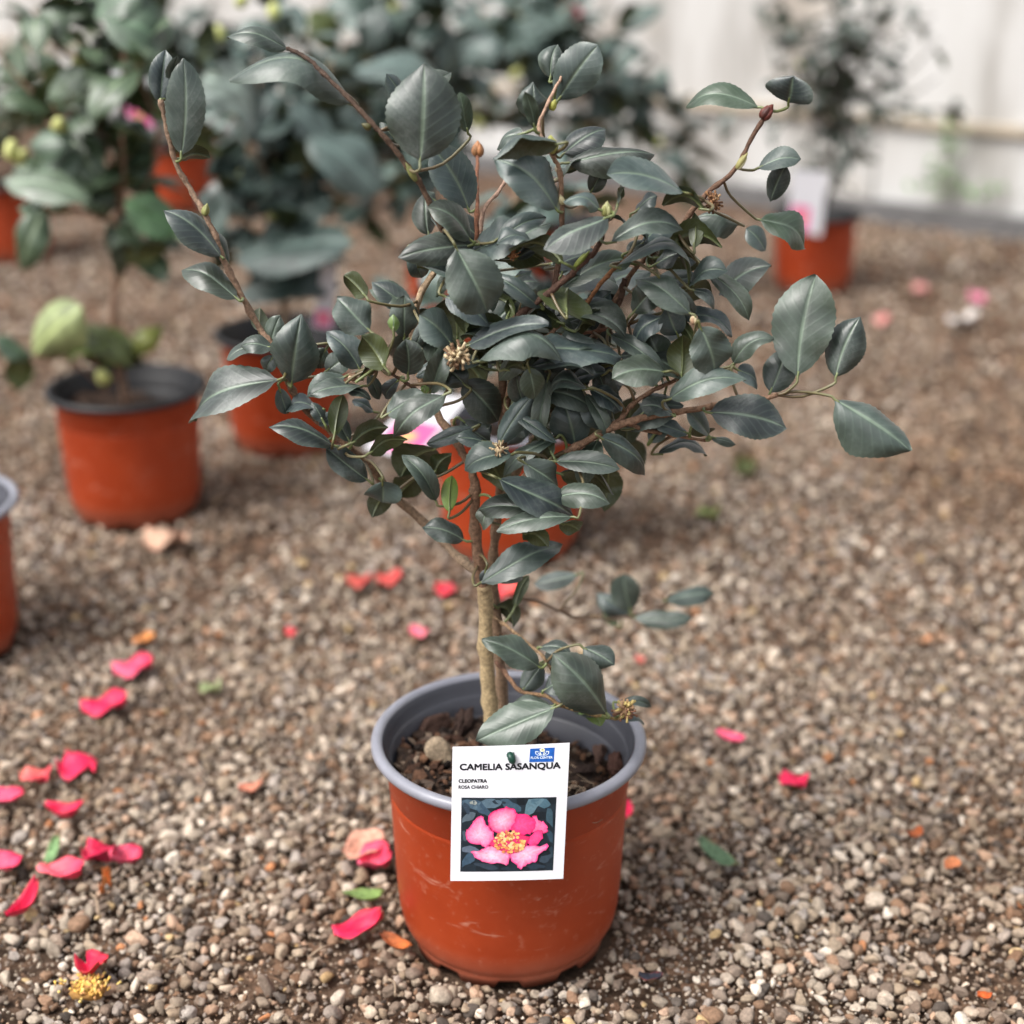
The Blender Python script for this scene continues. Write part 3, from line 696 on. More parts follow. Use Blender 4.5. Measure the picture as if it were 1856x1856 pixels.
# leaves traced in crops: crop, base x,y, tip x,y, width, tilt of the upper face from camera(0) to sky(90) to away(180), depth cm, arch, fold[, kind]
T = [
 (1,290,870,305,205,262,4,2.6,.03,.10), (1,150,515,185,150,190,6,3.4,.03,.15), (1,230,420,270,185,90,10,4.0,.03,.2), (1,285,880,465,850,70,140,3.5,.1,.2),
 (1,565,1545,168,1235,200,46,1.6,.10,.25), (1,675,1830,310,1560,190,42,1.2,.08,.2), (1,610,1600,510,1375,110,40,2.8,.05,.2), (1,1540,1815,1385,1665,210,135,-.5,.10,.3),
 (1,1010,145,615,15,140,40,4.5,.10,.3), (1,1445,520,690,195,190,55,3.2,.12,.3),
 (2,412,800,440,135,500,26,-2.0,.06,.10), (2,735,600,685,330,120,30,1.5,.04,.2), (2,330,420,185,200,110,30,2.0,.04,.2), (2,250,640,150,520,70,30,1.2,.04,.1),
 (2,500,330,600,180,180,40,1.5,.04,.1),
 (2,742,1115,490,690,290,20,2.8,.05,.2), (2,755,1320,488,1080,190,50,-.4,.12,.3), (2,745,1345,478,1350,140,55,.5,.10,.3), (2,520,1060,440,990,80,45,.8,.1,.2),
 (2,655,1368,880,1805,470,30,-4.2,.10,.12), (2,1335,1115,968,738,285,34,-1.6,.07,.25), (2,1362,668,905,742,130,118,-2.6,.16,.2), (2,1110,600,910,665,130,50,.6,.06,.2),
 (2,1185,570,1118,318,96,8,-.6,.03,.3), (2,1200,540,1180,280,270,30,1.6,.06,.2), (2,1340,380,1610,5,290,12,3.2,.06,.2), (2,1290,230,1330,-5,230,40,4.0,.05,.2),
 (2,1400,800,1990,745,190,40,1.2,.12,.25), (2,1375,740,1660,575,210,45,2.8,.10,.2), (2,1350,900,1480,830,120,110,1.0,.1,.2),
 (2,1625,1115,1400,1035,120,55,-2.4,.16,.3), (2,1685,1162,1245,1322,200,48,-3.4,.04,.2), (2,935,1312,1245,1125,150,36,-.4,.06,.2), (2,1050,1315,1290,1205,110,50,-.8,.05,.2),
 (2,1385,1475,1045,1318,130,122,-3.0,.14,.2), (2,1180,1340,940,1295,90,60,-1.6,.1,.2), (2,1060,1440,1235,1345,80,40,0,.05,.2),
 (2,1055,1610,1212,1585,150,40,-1.4,.06,.2), (2,1050,1570,1165,1530,110,50,-.8,.06,.2), (2,1360,1645,1840,1415,155,55,-.6,.08,.2), (2,1285,1500,1610,1395,150,58,.4,.08,.2),
 (2,350,1390,440,1580,150,20,1.8,.05,.2), (2,360,1800,90,1600,170,30,2.5,.06,.2), (2,660,1500,520,1700,90,20,1.0,.05,.1),
 (3,895,1000,368,880,185,48,-1.6,.10,.22), (3,395,1335,885,1250,165,52,-3.2,.24,.25), (3,1030,1112,745,1085,110,120,-1.8,.26,.25), (3,1395,425,905,430,150,42,2.2,.22,.25),
 (3,1592,395,1622,215,300,40,2.4,.02,.45), (3,1385,835,1660,735,140,45,5.5,.08,.2), (3,1470,1060,1575,815,140,30,6,.05,.2), (3,1395,1180,1745,1325,200,40,4.5,.08,.22),
 (3,1440,1390,1320,1235,170,45,8,.05,.2), (3,958,1375,960,1150,92,150,1.0,.05,.3), (3,1125,1690,1455,1470,200,42,5,.06,.2), (3,430,1500,930,1620,125,70,-2.8,.30,.2),
 (3,935,1815,575,1560,200,36,-2.6,.14,.2), (3,920,1640,1165,1505,120,52,-.6,.10,.25), (3,950,1655,1118,1745,100,60,-1.2,.12,.2), (3,700,1720,1090,1715,130,125,-.4,.12,.2),
 (3,545,1810,705,1630,185,14,-.8,.05,.2), (3,690,1485,888,1395,105,50,.2,.05,.2), (3,505,1405,665,1318,95,48,.6,.05,.2), (3,880,1440,975,1460,60,50,.8,.05,.2), (3,1260,1210,1010,1110,110,48,5,.05,.2),
 (3,260,1000,340,850,130,20,2,.05,.2), (3,560,1130,700,1010,120,50,1.5,.05,.2), (3,440,1090,470,960,80,130,1.2,.05,.2), (3,600,1350,800,1180,130,45,1.0,.05,.2), (3,760,1300,850,1420,150,120,1.4,.06,.2),
 (3,560,1260,490,1220,140,130,-.6,.08,.2), (3,160,1300,330,1230,170,45,.2,.05,.2), (3,880,1400,780,1290,100,130,2,.05,.2),
 (4,1305,450,1085,215,285,32,-3.4,.07,.12), (4,1410,700,1240,480,270,142,-4.4,.12,.2), (4,1235,705,1030,450,210,28,-1.0,.05,.2), (4,1556,745,1540,505,215,22,-3.0,.06,.3),
 (4,1460,455,1460,338,82,20,-2.0,.03,.2,'g'), (4,1665,870,1672,800,62,10,-2.4,.02,.1,'g'), (4,690,772,112,1045,225,44,-.2,.16,.3), (4,650,560,440,515,130,34,.6,.06,.2),
 (4,570,540,335,630,84,60,1.8,.1,.2), (4,655,610,590,725,150,20,.8,.04,.2), (4,632,545,695,340,140,30,1.6,.03,.5), (4,560,445,560,285,120,140,2.6,.04,.2),
 (4,774,805,825,400,280,8,.6,.05,.45), (4,690,825,742,1005,100,28,.4,.05,.2), (4,965,975,742,1000,90,62,.2,.30,.2), (4,1140,750,868,872,130,30,-1.0,.06,.2),
 (4,1255,815,898,882,110,55,-2.0,.10,.2), (4,1150,840,1305,890,70,55,-2.2,.12,.2), (4,1060,1155,1120,875,135,150,-1.6,.10,.35), (4,992,1062,915,925,95,35,-.4,.05,.2),
 (4,1055,1215,628,1075,150,50,-1.4,.14,.28), (4,1005,1175,800,1140,75,40,.8,.05,.2), (4,1165,1192,1068,1005,115,24,-.6,.05,.2), (4,1170,1202,1425,1090,140,138,-2.2,.12,.25),
 (4,1288,1272,1522,1140,120,138,-2.6,.12,.25), (4,1292,1452,998,1232,185,20,-.6,.05,.2), (4,1385,1455,1385,1602,210,38,-1.6,.02,.35), (4,1400,1530,1315,1672,125,150,.6,.06,.2),
 (4,1810,870,1440,1112,190,34,-5.5,.14,.2), (4,1225,772,1352,660,72,130,-2.6,.06,.2), (4,1500,770,1385,905,90,20,-1.0,.04,.3), (4,1290,730,1365,905,90,16,-.4,.04,.3),
 (4,1560,295,1305,125,165,30,2.2,.06,.2), (4,1705,865,1800,560,150,18,-2.2,.05,.2), (4,1000,720,1150,600,170,16,.8,.06,.2), (4,1010,560,960,700,140,20,1.6,.05,.2),
 (4,1330,990,1180,920,90,60,1.6,.1,.2), (4,1080,1000,960,1080,90,36,1.0,.05,.2),
 (5,372,545,170,330,250,34,-3.2,.06,.3), (5,190,372,112,582,95,20,-2.2,.08,.3), (5,315,210,612,432,160,50,-2.4,.12,.25), (5,470,545,1015,395,140,50,-3.0,.06,.22),
 (5,545,650,1110,650,150,62,-4.6,.26,.25), (5,880,560,1492,660,170,55,-3.8,.08,.2), (5,890,690,1325,745,100,66,-4.0,.16,.2), (5,718,705,882,722,110,128,-4.6,.38,.2),
 (5,885,690,930,908,160,26,-4.4,.06,.2), (5,1285,835,1018,870,120,58,-3.2,.22,.25), (5,1110,392,875,322,140,140,-1.6,.12,.2), (5,1205,440,1292,375,150,140,-1.4,.10,.2),
 (5,1140,330,1150,148,290,135,-3.4,.12,.35), (5,1060,420,960,250,170,60,-.8,.08,.2), (5,760,400,900,200,150,50,-.6,.1,.2), (5,740,350,780,240,110,135,-1.4,.08,.2),
 (5,682,1212,915,875,170,12,-2.6,.05,.2), (5,850,930,800,735,150,12,-1.4,.04,.2), (5,1200,1225,1125,938,250,10,-.6,.05,.25), (5,1050,1285,918,1068,115,142,-2.2,.16,.2),
 (5,1805,720,1445,762,210,46,-3.6,.10,.3), (5,1800,340,1568,502,150,46,-1.6,.08,.2), (5,1790,700,1710,485,200,16,-.4,.04,.15), (5,1632,600,1642,455,125,22,.2,.03,.3),
 (5,1290,830,1512,975,140,40,-2.2,.08,.2), (5,1400,1105,1255,905,190,8,-1.0,.05,.2), (5,592,1192,392,1168,105,34,-2.6,.08,.2), (5,775,1275,455,1385,190,46,-4.0,.18,.28),
 (5,240,1410,345,1265,180,142,-1.2,.08,.2), (5,262,1592,30,1285,150,24,-2.4,.20,.25), (5,350,1668,368,1418,112,150,-2.8,.05,.25,'g'), (5,455,1855,178,1755,155,28,-1.0,.10,.3),
 (5,672,1435,1190,1690,225,30,-5.4,.10,.22), (5,845,1325,1115,1500,190,20,-3.6,.08,.2), (5,1045,1575,1432,1622,180,34,-4.0,.16,.3), (5,1185,1695,676,1815,140,52,-6.0,.10,.25),
 (5,985,1655,540,1625,170,40,-4.8,.06,.25), (5,1095,1735,1225,1795,105,140,-4.6,.10,.2), (5,1085,1402,1452,1545,140,132,-2.4,.20,.25), (5,1055,1322,1495,1368,155,24,-2.6,.06,.25),
 (5,1362,1158,1718,1412,140,22,-3.6,.06,.25), (5,600,1330,710,1470,130,140,-2.0,.06,.2), (5,1440,1000,1360,740,150,10,.4,.05,.2), (5,1290,330,1420,190,150,15,1.0,.05,.2),
 (5,900,1090,770,1130,120,15,-.4,.05,.2), (5,520,1150,630,1080,110,20,1.2,.05,.2), (5,1000,1210,880,1260,100,15,.6,.05,.2), (5,700,680,560,520,120,130,-1,.1,.2), (5,1050,640,1310,520,120,55,-1.5,.1,.2),
 (5,620,1600,560,1780,120,60,-2.2,.1,.2), (5,840,1800,1010,1856,130,140,-3,.1,.2), (5,1000,980,880,760,170,10,.6,.05,.2), (5,1640,1010,1800,890,150,45,-1.8,.08,.2), (5,1700,1200,1856,1060,120,40,-1,.08,.2),
 (6,985,1055,1110,370,410,12,-2.4,.03,.10), (6,1240,1062,1405,645,270,14,-2.2,.03,.12), (6,800,1160,905,860,225,6,-1.6,.03,.15), (6,1232,1200,1748,1548,340,36,-2.8,.05,.14),
 (6,388,1290,905,1400,285,18,-3.2,.07,.15), (6,328,708,432,1022,340,34,-3.8,.10,.25), (6,550,965,832,800,160,46,-2.0,.14,.25), (6,575,1000,742,1092,120,40,-2.2,.08,.2),
 (6,115,1205,608,1030,190,30,-3.4,.06,.25), (6,182,772,105,590,170,14,-1.4,.04,.2), (6,205,1058,212,765,215,145,-2.0,.06,.2), (6,60,1010,20,760,190,10,.2,.04,.15),
 (6,180,640,560,720,120,60,.8,.1,.2), (6,150,1310,-60,1230,120,45,-2.6,.08,.2), (6,392,1450,228,1278,115,40,-1.6,.08,.3), (6,252,1432,18,1362,100,36,-1.2,.06,.2), (6,400,1455,572,1500,60,50,-1,.05,.2),
 (6,300,1360,390,1420,90,130,-1,.06,.2), (6,570,1240,720,1200,80,20,-1.4,.05,.2), (6,560,960,640,820,110,30,-1.4,.05,.2),
 (7,862,1112,540,955,160,34,-3.4,.10,.25), (7,1236,1375,955,1045,250,20,-6.2,.08,.2), (7,758,1250,872,1090,130,18,-2.6,.05,.2), (7,884,1242,1065,1165,135,34,-4.0,.12,.2),
 (7,860,1000,1030,1020,80,45,-2.4,.08,.2), (7,952,1335,505,1525,235,24,-6.6,.06,.3), (7,930,1330,700,1310,100,40,-4.6,.10,.2), (7,985,1310,1110,1200,110,15,-3.6,.05,.2),
 (7,1215,1360,1010,1260,140,16,-3.6,.05,.2), (7,1120,1370,1205,1440,70,140,-5.2,.2,.3,'g'), (7,1300,1310,1490,1320,60,30,-3.6,.1,.2), (7,1290,1390,1460,1400,36,60,-5,.05,.2),
 (7,1100,1000,1280,1100,150,20,-4.0,.06,.2), (7,880,1080,1010,1010,110,40,-2.0,.06,.2),
 (7,1370,815,1190,695,150,20,20,.05,.2), (7,1372,800,1330,585,160,20,20,.05,.2), (7,1560,735,1835,700,105,36,20,.06,.2), (7,1380,830,1715,840,105,20,20,.06,.2), (7,1300,880,1210,780,90,140,20,.05,.2),
 (7,1080,590,830,650,100,30,14,.05,.2),
 (7,525,640,985,412,170,26,-3.0,.12,.22), (7,600,625,775,600,80,16,-1.0,.05,.2), (7,715,785,800,595,70,140,.5,.05,.2), (7,610,770,720,850,90,120,.8,.12,.2), (7,560,560,540,650,60,20,-2,.05,.2),
 (0,838,690,905,765,64,12,-.5,.08,.2), (0,845,700,800,660,60,20,-1,.06,.2), (0,700,752,772,716,46,40,-3.5,.12,.2), (0,835,760,888,800,40,10,0,.05,.2), (0,790,812,728,856,52,140,2,.1,.2), (0,760,860,720,900,50,140,3,.1,.2),
]
rl = random.Random(5)
def add_leaf(base, tip, W, r, arch, fold, kind=None, seed=0, wave=None, petiole=True):
    a = nrm(tip - base)
    mid = 0.5 * (base + tip); tc = nrm(C0 - mid)
    n = tc * math.cos(R(r)) + np.array([0, 0.25, 0.97]) * math.sin(R(r))
    n = n - a * np.dot(n, a); n = nrm(n)
    vis = abs(np.dot(n, tc)); W = W / max(vis, 0.42)
    W = min(W, np.linalg.norm(tip - base) * 0.86 if W / np.linalg.norm(tip - base) < 1.4 else W)
    v = rl.choice([0.55, 0.75, 0.9, 1.0, 1.15, 1.3, 1.55]) * rl.uniform(0.92, 1.08)
    hue = rl.uniform(-1, 1)
    top = np.array((0.038 - 0.002 * hue, 0.055, 0.048 + 0.006 * hue)) * v + np.array((0.004, 0.004, -0.004)) * rl.uniform(-1, 1)
    under = np.array((0.060, 0.078, 0.022)) * rl.uniform(0.7, 1.15); rib = np.array((0.17, 0.23, 0.165))
    if kind == 'g': top, under = np.array((0.12, 0.20, 0.03)), np.array((0.14, 0.22, 0.03))
    big = np.linalg.norm(tip - base) > 0.045 or fold > 0.3
    if rl.random() < 0.32 and not big: fold = rl.uniform(0.4, 0.8)
    if rl.random() < 0.12 and not big: fold = -rl.uniform(0.2, 0.45)
    if kind is None and rl.random() < 0.10: top = np.array((0.034, 0.054, 0.032)) * v
    g = Geo()
    leaf_geo(g, base, tip, n, W, arch, fold + rl.uniform(-.05, .08), rl.uniform(0.02, 0.085) if wave is None else wave, rl.uniform(-0.05, 0.05), seed, top, under, rib,
             blunt=rl.uniform(-0.10, 0.12), serr=0.032, nu=28)
    if petiole:
        d = np.linalg.norm(APTS - base, axis=1); i = int(np.argmin(d)); q = APTS[i]
        if 0.0012 < d[i] < 0.06:
            m1 = base - a * min(0.004, 0.22 * d[i]); m2 = 0.5 * (m1 + q) - a * 0.12 * d[i]
            P = smooth_line([base + a * 0.004, base, m1, m2 + 0.15 * (m1 - q) * 0, q], 3)
            long_ = d[i] > 0.016
            V, F = tube(P, [0.0008 + 0.0003 * k / len(P) for k in range(len(P))], 6)
            c0, c1 = np.array((0.15, 0.19, 0.06)), np.array(lin(110, 84, 62)) if long_ else np.array((0.16, 0.19, 0.06))
            Cc = []
            for k in range(len(P)): Cc += [tuple(c0 * (1 - k / len(P)) + c1 * k / len(P))] * 6
            g.add(V, F, Cc)
    o = link('leaf', g.mesh('leaf', M_leaf, base, uv=True), shrub, base - plant_base)
    return o
for i, e in enumerate(T):
    cid, bx, by, tx, ty, w, r, d, arch, fold = e[:10]
    x0, y0, k = crop(cid, bx, by); x1, y1, _ = crop(cid, tx, ty)
    dt = rl.uniform(-0.36, 0.36) * math.hypot(x1 - x0, y1 - y0) / 27.0
    if r > 100: dt += 1.2
    Y = PLANT_Y + d / 100.0
    base, tip = atY(x0, y0, Y), atY(x1, y1, Y + dt / 100.0)
    dep = np.dot(base - C0, FW)
    add_leaf(base, tip, w * k / FPX * dep, r, arch, fold, e[10] if len(e) > 10 else None, i)
# inner leaves that close the crown behind the traced ones
rin = random.Random(21)
for i in range(58):
    px, py = rin.gauss(970, 160), rin.gauss(620, 125)
    if not (600 < px < 1330 and 420 < py < 860) or (px < 720 and py > 760): continue
    d = rin.uniform(2.0, 7) if i % 3 else rin.uniform(-1.5, 2)
    base = atY(px, py, PLANT_Y + d / 100)
    an = rin.uniform(0, 6.28); L = rin.uniform(0.034, 0.05)
    tip = base + L * (RT * math.cos(an) + np.array([0, 0, 0.7]) * math.sin(an) + np.array([0, rin.uniform(-.5, .5), 0]))
    add_leaf(base, tip, L * 0.42, rin.choice([15, 30, 45, 60, 130]), 0.08, 0.2, None, 500 + i)

for i in range(46):                                         # narrow, curled leaves tangled among the inner twigs
    px, py = rin.gauss(985, 140), rin.gauss(650, 120)
    if not (640 < px < 1300 and 440 < py < 850) or (px < 760 and py > 740) or (700 < px < 860 and 690 < py < 850): continue
    base = atY(px, py, PLANT_Y + rin.uniform(-2.5, 1.5) / 100)
    an = rin.choice([-0.5, 0.2, 2.8, 3.6, 4.4, 5.2]) + rin.uniform(-.4, .4); L = rin.uniform(0.030, 0.048)
    tip = base + L * (RT * math.cos(an) + np.array([0, 0, 0.85]) * math.sin(an) + np.array([0, rin.uniform(-.5, .4), 0]))
    add_leaf(base, tip, L * rin.uniform(.22, .40), rin.choice([10, 25, 40, 60, 75, 130, 145]), rin.uniform(.04, .24), rin.uniform(.2, .75), None, 700 + i)

# buds and dried flower remains
def bud(px, py, d, L, Wd, cs, direction, parent=shrub, scales=5, origin=plant_base, pos=None):
    p = atY(px, py, PLANT_Y + d / 100) if pos is None else pos
    a = nrm(np.array(direction, float)); x = nrm(np.cross(a, (0.3, 0.8, 0.1))); y = np.cross(a, x)
    g = Geo()
    def blob(off, l, w, c, tilt):
        V = ICO2[0].copy(); t = (V[:, 2] + 1) / 2
        wd = w * (0.55 + 0.9 * t * (1 - t) * 2) * (1 - 0.45 * t)
        Q = p + off + np.outer(V[:, 0] * wd, x) + np.outer(V[:, 1] * wd, y) + np.outer(V[:, 2] * l, a) + np.outer(t * l, tilt)
        g.add(Q, [tuple(f) for f in ICO2[1]], c)
    blob(np.zeros(3), L / 2, Wd / 2, cs[0], np.zeros(3))
    for k in range(scales):
        an = 6.28 * k / scales; o = x * math.cos(an) + y * math.sin(an)
        blob(o * Wd * 0.2 - a * L * 0.1, L * 0.38, Wd * 0.32, cs[k % len(cs)], o * 0.12)
    return link('bud', g.mesh('bud', M_bud, origin), parent)
bud(998, 262, -1.2, .012, .011, [lin(150, 150, 80), lin(190, 110, 80), lin(168, 168, 100)], (0, 0, 1))
bud(676, 647, -2.4, .015, .008, [lin(160, 92, 62), lin(176, 108, 78)], (-1, 0, .35), scales=3)
bud(1391, 203, 2, .012, .009, [lin(92, 44, 36), lin(74, 40, 34)], (.5, 0, .7))
bud(1265, 663, -1.4, .011, .008, [lin(112, 82, 60), lin(84, 66, 40)], (.8, -.2, .3))
bud(640, 682, -1.2, .009, .007, [lin(120, 92, 70), lin(190, 170, 140)], (.2, -.5, .3))
bud(1100, 380, -2.2, .011, .008, [lin(160, 160, 112), lin(134, 134, 80)], (0, -.1, 1))
bud(1258, 578, -2.6, .008, .006, [lin(214, 196, 160), lin(196, 160, 130)], (0, -.3, 1))
bud(373, 380, 2, .009, .006, [lin(136, 138, 84)], (0.3, 0, 1), scales=3)
bud(1345, 292, 1.5, .013, .005, [lin(150, 144, 92), lin(200, 196, 160)], (.5, 0, .8), scales=2)
bud(1055, 470, -2.3, .016, .004, [lin(120, 130, 60)], (.7, 0, .8), scales=1)
bud(745, 312, -.8, .014, .0045, [lin(122, 124, 74)], (-.5, 0, .9), scales=2)
bud(664, 229, -.4, .007, .005, [lin(86, 84, 50)], (-.9, 0, .5), scales=2)
bud(1018, 362, -1.2, .007, .004, [lin(190, 180, 140)], (-.3, 0, 1), scales=2)
bud(1003, 190, 1.5, .008, .005, [lin(150, 150, 70)], (.4, 0, 1), scales=2)
bud(866, 270, 12.5, .012, .010, [lin(168, 116, 76), lin(140, 100, 66)], (0, 0, 1))
def dried(px, py, d, rad, cs, n, seed):
    r2 = np.random.RandomState(seed); p = atY(px, py, PLANT_Y + d / 100); g = Geo()
    V = ICO2[0] * rad * 0.55 * (1 + r2.normal(0, .12, (len(ICO2[0]), 1))); g.add(V + p, [tuple(f) for f in ICO2[1]], cs[0])
    for k in range(n):
        dv = nrm(r2.normal(0, 1, 3) + np.array([0, -.3, .2])); b = p + dv * rad * 0.3; e = p + dv * rad * r2.uniform(.8, 1.25) + r2.normal(0, rad * .15, 3)
        V, F = tube([b, 0.5 * (b + e) + r2.normal(0, rad * .08, 3), e], [rad * .10, rad * .09, rad * .13], 5); g.add(V, F, np.array(cs[r2.randint(len(cs))]))
    link('dried_flower', g.mesh('dried_flower', M_dry, plant_base), shrub)
TAN = [lin(176, 156, 124), lin(146, 124, 96), lin(200, 184, 150), lin(112, 88, 68)]
dried(828, 646, -5, .0085, TAN, 60, 1)
dried(1135, 1287, -5.4, .0075, [lin(160, 130, 100), lin(188, 168, 110), lin(122, 88, 70)], 50, 2)
dried(1292, 368, 1.2, .0065, [lin(140, 104, 74), lin(106, 78, 60), lin(176, 146, 112)], 40, 3)
dried(905, 815, -4.2, .005, TAN, 30, 4)
dried(930, 463, -1.5, .004, [lin(150, 104, 70)], 20, 5)

# ------------------------------------------------------------------ label card on the front pot
CARD_P0 = np.array([0.0, POT_C[1] - 0.1035, 0.168]); CA = R(14)
CARD_N = np.array([0.0, -math.cos(CA), math.sin(CA)])
def card_pt(px, py, lift=0.0):
    bow = -0.0014 * ((px - 920) / 105.0) ** 2 - 0.0016 * (max(0.0, 1440 - py) / 90.0) ** 2
    return atPlane(px, py, CARD_P0, CARD_N) + CARD_N * (lift + bow)
card_o = card_pt(918, 1597)
label_root = tag(empty('plant_label', card_o), 'white card reading CAMELIA SASANQUA with a pink flower picture, on the front pot', 'plant label', 'plant labels')
def card_mesh(name, polys, lift, mat, smooth=False, parent=None):
    g = Geo()
    for pts, cols in polys:
        V = [card_pt(x, y, lift) for x, y in pts]
        g.add(V, [tuple(range(len(V)))], cols)
    return link(name, g.mesh(name, mat, card_o, smooth), parent or label_root)
# the card itself, slightly bowed, with thickness
NX, NY = 12, 12
TL, TR, BRc, BL = (820, 1356), (1033, 1349), (1021, 1594), (816, 1598)
Vt, Vb, Fc = [], [], []
for j in range(NY + 1):
    for i in range(NX + 1):
        u, v = i / NX, j / NY
        x = (TL[0] * (1 - u) + TR[0] * u) * (1 - v) + (BL[0] * (1 - u) + BRc[0] * u) * v
        y = (TL[1] * (1 - u) + TR[1] * u) * (1 - v) + (BL[1] * (1 - u) + BRc[1] * u) * v
        Vt.append(card_pt(x, y) - card_o); Vb.append(card_pt(x, y, -0.0006) - card_o)
m = (NX + 1) * (NY + 1)
for j in range(NY):
    for i in range(NX):
        q = j * (NX + 1) + i
        Fc.append((q, q + NX + 1, q + NX + 2, q + 1)); Fc.append((m + q, m + q + 1, m + q + NX + 2, m + q + NX + 1))
ring = [i for i in range(NX)] + [j * (NX + 1) + NX for j in range(NY)] + [NY * (NX + 1) + i for i in range(NX, 0, -1)] + [j * (NX + 1) for j in range(NY, 0, -1)]
for k in range(len(ring)):
    a, b = ring[k], ring[(k + 1) % len(ring)]; Fc.append((a, b, b + m, a + m))
link('card', make_mesh('card', Vt + Vb, Fc, M_card, smooth=False), label_root)
KC = 270.0 / 1790.0
def cc(x, y): return (790 + x * KC, 1330 + y * KC)
# printed photograph: dark leaves behind, pink petals, yellow stamens
rs = np.random.RandomState(4)
gp = []
QA, QB, QC, QD = [np.array(cc(*q)) for q in ((307, 770), (1450, 765), (1408, 1645), (293, 1662))]
def qq(u, v): return tuple((QA * (1 - u) + QB * u) * (1 - v) + (QD * (1 - u) + QC * u) * v)
for j in range(10):
    for i in range(12):
        gp.append(([qq(i / 12, j / 10), qq((i + 1) / 12, j / 10), qq((i + 1) / 12, (j + 1) / 10), qq(i / 12, (j + 1) / 10)], np.array(lin(26, 36, 44)) * rs.uniform(0.6, 1.5)))
card_mesh('printed_picture', gp, 0.00012, M_print)
pl = []
for (x, y, L, W, an, c) in [(420, 860, 150, 60, .3, (70, 92, 108)), (620, 850, 190, 70, -.2, (84, 106, 120)), (560, 900, 160, 60, .7, (56, 78, 96)), (900, 860, 150, 70, .5, (60, 84, 100)),
                            (1180, 850, 170, 80, -.8, (92, 120, 132)), (1260, 830, 130, 60, .2, (74, 104, 118)), (1390, 1020, 140, 60, 1.2, (58, 82, 94)), (380, 1010, 120, 50, -.5, (82, 96, 106)),
                            (1380, 1230, 110, 50, 1.0, (48, 70, 84)), (400, 1400, 150, 50, .1, (92, 104, 120)), (380, 1520, 140, 60, -.7, (58, 80, 98)), (600, 1590, 160, 40, .2, (48, 60, 72)),
                            (1320, 1500, 90, 50, -.4, (54, 68, 80)), (1200, 1590, 130, 40, .1, (40, 54, 66)), (370, 900, 80, 40, 1.2, (48, 62, 76)), (450, 830, 50, 30, 0, (150, 156, 150)), (1400, 1420, 70, 40, 1.3, (44, 60, 72)),
                            (760, 820, 90, 30, .1, (36, 50, 60)), (350, 1230, 70, 40, 1.4, (66, 80, 92)), (860, 1620, 90, 24, 0, (34, 46, 56))]:
    pts = []
    for k in range(12):
        t = k / 12 * 6.283; r = 1 - 0.12 * math.cos(2 * t)
        ex, ey = L * 0.95 * math.cos(t) * (0.8 + .2 * abs(math.cos(t))), W * 1.15 * math.sin(t) * (0.75 + 0.25 * math.cos(3 * t + x))
        qx = min(1405, max(315, x + ex * math.cos(an) - ey * math.sin(an))); qy = min(1640, max(780, y + ex * math.sin(an) + ey * math.cos(an)))
        pts.append(cc(qx, qy))
    pl.append((pts, lin(*c)))
card_mesh('printed_leaves', pl, 0.00022, M_print)
def petal_print(outline, ctr, lift, c_in, c_out, c_edge):
    g = Geo(); n = len(outline)
    o = []
    for k in range(n):                                      # denser, slightly ragged outline
        p, q = np.array(outline[k]), np.array(outline[(k + 1) % n])
        for t in (0, .33, .66): o.append(p * (1 - t) + q * t + rs.normal(0, 5, 2))
    o = np.array(o); ctr = np.array(ctr)
    V = [card_pt(*cc(*ctr), lift)]; Cc = [np.array(c_in)]
    rings = [.15, .3, .45, .6, .75, .87, .95, 1.0]; F = []; n = len(o)
    for ri, s in enumerate(rings):
        for k in range(n):
            V.append(card_pt(*cc(*(ctr + (o[k] - ctr) * s)), lift + rs.uniform(0, .00004)))
            c = np.array(c_in) * (1 - s) + np.array(c_out) * s if s < .94 else np.array(c_edge)
            Cc.append(c * (1 + 0.13 * math.sin(k * 0.7 + ctr[0]) * s + rs.normal(0, .09)))
    for k in range(n): F.append((0, 1 + k, 1 + (k + 1) % n))
    for ri in range(len(rings) - 1):
        for k in range(n):
            a, b = 1 + ri * n + k, 1 + ri * n + (k + 1) % n; F.append((a, a + n, b + n, b))
    g.add(V, F, np.clip(Cc, 0, 1))
    link('printed_petal', g.mesh('printed_petal', M_print, card_o, False), label_root)
hot, pink, light = lin(232, 42, 112), lin(240, 92, 150), lin(252, 190, 214)
